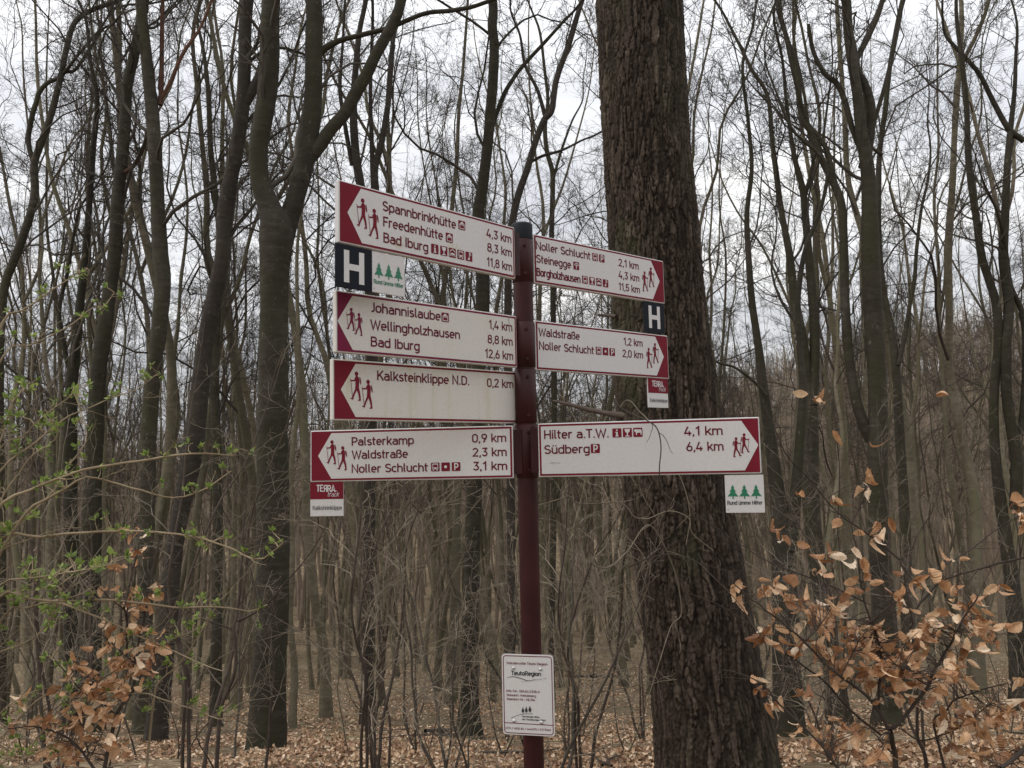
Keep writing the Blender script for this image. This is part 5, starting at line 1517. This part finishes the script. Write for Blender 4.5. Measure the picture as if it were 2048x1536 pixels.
for p, r in SW_:
    L = np.linalg.norm(np.diff(p, axis=0), axis=1).sum()
    n = int(12 + L * 9)
    for k in range(n):
        i = gG.integers(int(len(p) * 0.25), len(p))
        dv = unit(np.array([gG.normal() * 0.8, gG.normal() * 0.6, 0.55 + gG.normal() * 0.5]))
        c = p[i] + dv * gG.uniform(0.01, 0.055)
        if to_px([c + offG])[0][0] > 590:
            continue
        m = gG.integers(5, 10)
        for q in range(m):
            a_ = unit(dv * 0.75 + gG.normal(size=3) * 0.65)
            posl.append(c + a_ * 0.004); axl.append(a_)
            nrl.append(np.array([0, -0.3, 1.0]) + gG.normal(size=3) * 0.6); szl.append(gG.uniform(0.011, 0.025))
GL = Geo(); place_leaves(GL, GRN_T, GRN_Q, posl, axl, nrl, np.array(szl), gG)
link("foliage", GL.mesh("foliage"), M_GREENLEAF, shrub)
GS = Geo(); stalks(GS, np.array(posl)[::4], np.array(axl)[::4], SW_, gG)
link("leaf_stalks", GS.mesh("leaf_stalks"), M_CANE, shrub)

# --- vines hanging about the conifer
def c6(x, y): return (1060 + x / 4.096, 820 + y / 4.096)
def cG(x, y): return (683 + x / 3, 1024 + y / 3)
gV = np.random.default_rng(405)
def vine(label, pts, dists, w, group="thin vines near the conifer"):
    W = np.array([[*at(x, y, d), w * d / FPX / 2] for (x, y), d in zip(pts, dists)])
    q = resample(W, len(pts) * 8)
    z0 = float(ground_z(q[-1, 0], q[-1, 1]))
    o = q[0, :3].copy(); o[2] = q[:, 2].min()
    v = thing("vine", label, "vine", o, group=group)
    G = Geo(); G.tubes(q[:, :3] - o, q[:, 3] * np.linspace(1, 0.7, len(q)), 6)
    b, rb = sprout(q[None, :, :3] - o, q[None, :, 3], 4, 0.3, 0.95, 0.18, 45, 0.0, 7, 0.6, 0.22, gV)
    G.tubes(b, np.maximum(rb, 0.0006), 4)
    link("stem", G.mesh("stem"), M_BRANCH if "brown" in label else M_PALETWIG, v)


vine("thin brown vine lying across the Hilter sign face", [(1228, 800), (1248, 820), (1294, 841), (1314, 857), (1322, 893), (1319, 950), (1333, 1010), (1327, 1037), (1318, 1060)], [2.5, 2.4, 2.24, 2.22, 2.215, 2.21, 2.24, 2.3, 2.35], 3.0)
vine("pale vine arching behind the top edge of the Hilter sign", [(1240, 815), (1250, 802), (1262, 803), (1278, 822), (1297, 842), (1330, 900), (1365, 965), (1380, 1030), (1372, 1090)], [2.7, 2.7, 2.65, 2.6, 2.55, 2.5, 2.5, 2.5, 2.5], 2.6)
vine("curly pale vine looping under the Hilter sign, left of the bark", [c6(40, 790), c6(270, 722), c6(320, 706), c6(400, 768), c6(600, 762), c6(720, 755), c6(800, 800), c6(850, 870), c6(960, 890), c6(1120, 830), c6(1230, 845), c6(1310, 900), c6(1330, 1010), c6(1500, 1150)], [3.0] * 14, 2.6)
vine("pale vine hooked low against the conifer bark", [cG(1620, 130), cG(1580, 220), cG(1510, 280), cG(1525, 325), cG(1620, 325), cG(1720, 230), cG(1850, 80), cG(1990, 330), cG(2040, 600), cG(1980, 680), cG(1920, 860), cG(1830, 1150)], [3.2, 3.2, 3.2, 3.2, 3.3, 3.4, 3.5, 3.6, 3.65, 3.65, 3.6, 3.6], 2.8)

# --- bare saplings of the undergrowth
gU = np.random.default_rng(406)
UPROTO = []
for k in range(6):
    g = np.random.default_rng(500 + k)
    h = g.uniform(1.6, 2.8)
    stems = []
    for s_ in range(1 + k % 3):
        P = trunk_path(h * g.uniform(0.75, 1.0), g.normal() * 0.22, 0.13, g, 12)
        r = (0.008 + 0.004 * g.random()) * np.linspace(1, 0.18, 12)
        stems.append((P, r))
    G = Geo()
    for P, r in stems:
        q = resample(np.c_[P, r], 26); G.tubes(q[:, :3], q[:, 3], 6)
    sm = G.mesh("stem"); sm.materials.append(M_SAPLING if k % 2 else M_BRANCH)
    G = Geo()
    for P, r in stems:
        a, ra = sprout(P[None], r[None], 11, 0.12, 0.97, 0.36, 50, 0.12, 9, 0.5, 0.17, g)
        ra = np.maximum(ra, 0.0016); G.tubes(a, ra, 5)
        b, rb = sprout(a, ra, 6, 0.2, 0.98, 0.42, 45, 0.06, 6, 0.7, 0.18, g); rb = np.maximum(rb, 0.0011); G.tubes(b, rb, 4)
        c, rc = sprout(b, rb, 3, 0.25, 0.98, 0.45, 42, 0.04, 4, 0.8, 0.16, g, 0.03); G.tubes(c, np.maximum(rc, 0.0009), 3)
    tmn = G.mesh("twigs"); tmn.materials.append(M_PALETWIG)
    UPROTO.append((sm, tmn))
us = []
tries = 0
while len(us) < 50 and tries < 9000:
    tries += 1
    y = gU.uniform(3.4, 9.5); x = gU.uniform(-0.64, 0.64) * y
    z = float(ground_z(x, y))
    px = to_px([[x, y, z + 0.8]])[0]
    if abs(x - PX) < 0.3 and y < 4.0:
        continue
    if any((x - a) ** 2 + (y - b) ** 2 < 0.36 ** 2 for a, b, *_ in us) or not -20 < px[0] < 2070:
        continue
    if 1290 < px[0] < 1560 and y < 4.9:
        continue
    us.append((x, y, z, px[0]))
us.sort(key=lambda q: q[3])
UZ = [(-99, 290, "left of the straight beech"), (290, 545, "between leaning trunk and forked beech"), (545, 760, "right of the forked beech's foot"), (760, 950, "left of the flared beech foot"), (950, 1080, "close to the signpost"), (1080, 1330, "between pole and conifer"), (1330, 1600, "by the conifer foot"), (1600, 9999, "behind the brown-leaved sapling")]
ub = defaultdict(list)
for q in us:
    ub[next(t for a, b, t in UZ if a <= q[3] < b)].append(q)
for zone, qs in ub.items():
    for j, (x, y, z, px) in enumerate(qs):
        lab = "twiggy bare sapling in the undergrowth %s%s" % (zone, "" if len(qs) == 1 else ", %s from left" % ORD[j])
        root = thing("bare_sapling", lab, "sapling", (x, y, z - 0.03), gU.uniform(0, 6.28), "bare saplings of the undergrowth")
        s_ = gU.uniform(0.75, 1.15)
        root.scale = (s_, s_, s_)
        sm, tmn = UPROTO[int(gU.integers(0, 6))]
        link("stem", sm, None, root)
        link("twigs", tmn, None, root)

# ------------------------------------------------------------------ leaf litter and fallen wood
g = np.random.default_rng(601)
n = 115000
y = 4.0 + 26 * g.random(n) ** 2.1
x = g.uniform(-0.72, 0.72, n) * y
drift = vnoise(x * 1.1 + 60, y * 0.9 + 60, 71) * 0.6 + vnoise(x * 3.1 + 60, y * 2.6 + 60, 72) * 0.4
keep = drift > 0.30 + 0.12 * g.random(n)
x, y, drift = x[keep], y[keep], drift[keep]; n = len(x)
pos = np.stack([x, y, ground_z(x, y) + g.uniform(0.002, 0.02, n) + 0.05 * np.maximum(drift - 0.45, 0) * g.random(n) * 3], 1)
ax = np.stack([g.normal(size=n), g.normal(size=n), g.normal(size=n) * 0.28], 1)
nr_ = np.stack([g.normal(size=n) * 0.45, g.normal(size=n) * 0.45, np.ones(n)], 1)
GL = Geo(); place_leaves(GL, LIT_T, LIT_Q, pos, ax, nr_, g.uniform(0.022, 0.046, n) * (1 + 0.02 * y), g)
tag(link("fallen_leaves", GL.mesh("fallen_leaves"), M_LITTERLEAF), "brown beech leaf litter covering the forest floor", "leaf litter", kind='stuff')

for lab, pts, d, w in (("fallen grey branch lying on the leaves left of the signpost", [(598, 1512), (640, 1500), (690, 1488), (735, 1480)], 7.6, 10),
                       ("short mossy log lying behind the pale undergrowth near the flared beech", [(850, 1452), (885, 1444), (925, 1440)], 10.5, 12),
                       ("thin fallen stick on the open slope right of the pole", [(1130, 1330), (1190, 1322), (1262, 1306)], 24.0, 6)):
    W = []
    for px, py in pts:
        p = at(px, py, d); W.append([p[0], d + (p[0] % 0.3), 0, w * d / FPX / 2])
    W = np.array(W); W[:, 2] = ground_z(W[:, 0], W[:, 1]) + W[:, 3] * 0.8
    q = resample(W, 18)
    o = q[0, :3].copy()
    t = thing("fallen_branch", lab, "branch", o, group="fallen wood on the forest floor")
    G = Geo(); G.tubes(q[:, :3] - o, q[:, 3] * np.linspace(1, 0.6, 18) * (1 + 0.08 * g.normal(size=18)), 8)
    b, rb = sprout(q[None, :, :3] - o, q[None, :, 3], 3, 0.3, 0.9, 0.3, 45, 0.05, 6, 0.5, 0.15, g); G.tubes(b, rb, 5)
    link("wood", G.mesh("wood"), M_BRANCH, t)

# small dead sticks in the litter
for k in range(26):
    d = 5.6 + 7 * g.random() ** 1.5; x = g.uniform(-0.6, 0.6) * d; a = g.uniform(0, 3.14); ln = g.uniform(0.35, 1.3)
    tt = np.linspace(-0.5, 0.5, 5)
    xs = x + np.cos(a) * ln * tt + g.normal(size=5) * 0.02; ys = d + np.sin(a) * ln * tt + g.normal(size=5) * 0.02
    W = np.stack([xs, ys, ground_z(xs, ys) + 0.035 + g.random() * 0.03, np.full(5, g.uniform(0.005, 0.013))], 1)
    q = resample(W, 12)
    o = q[0, :3].copy()
    t = thing("dead_stick", "thin dead stick lying among the fallen leaves", "stick", o, group="dead sticks lying in the leaf litter")
    G = Geo(); G.tubes(q[:, :3] - o, q[:, 3] * np.linspace(1, 0.5, 12), 6)
    b, rb = sprout(q[None, :, :3] - o, q[None, :, 3], 2, 0.3, 0.9, 0.35, 40, 0.03, 5, 0.6, 0.15, g); G.tubes(b, rb, 4)
    link("wood", G.mesh("wood"), M_BRANCH if k % 2 else M_SAPLING, t)
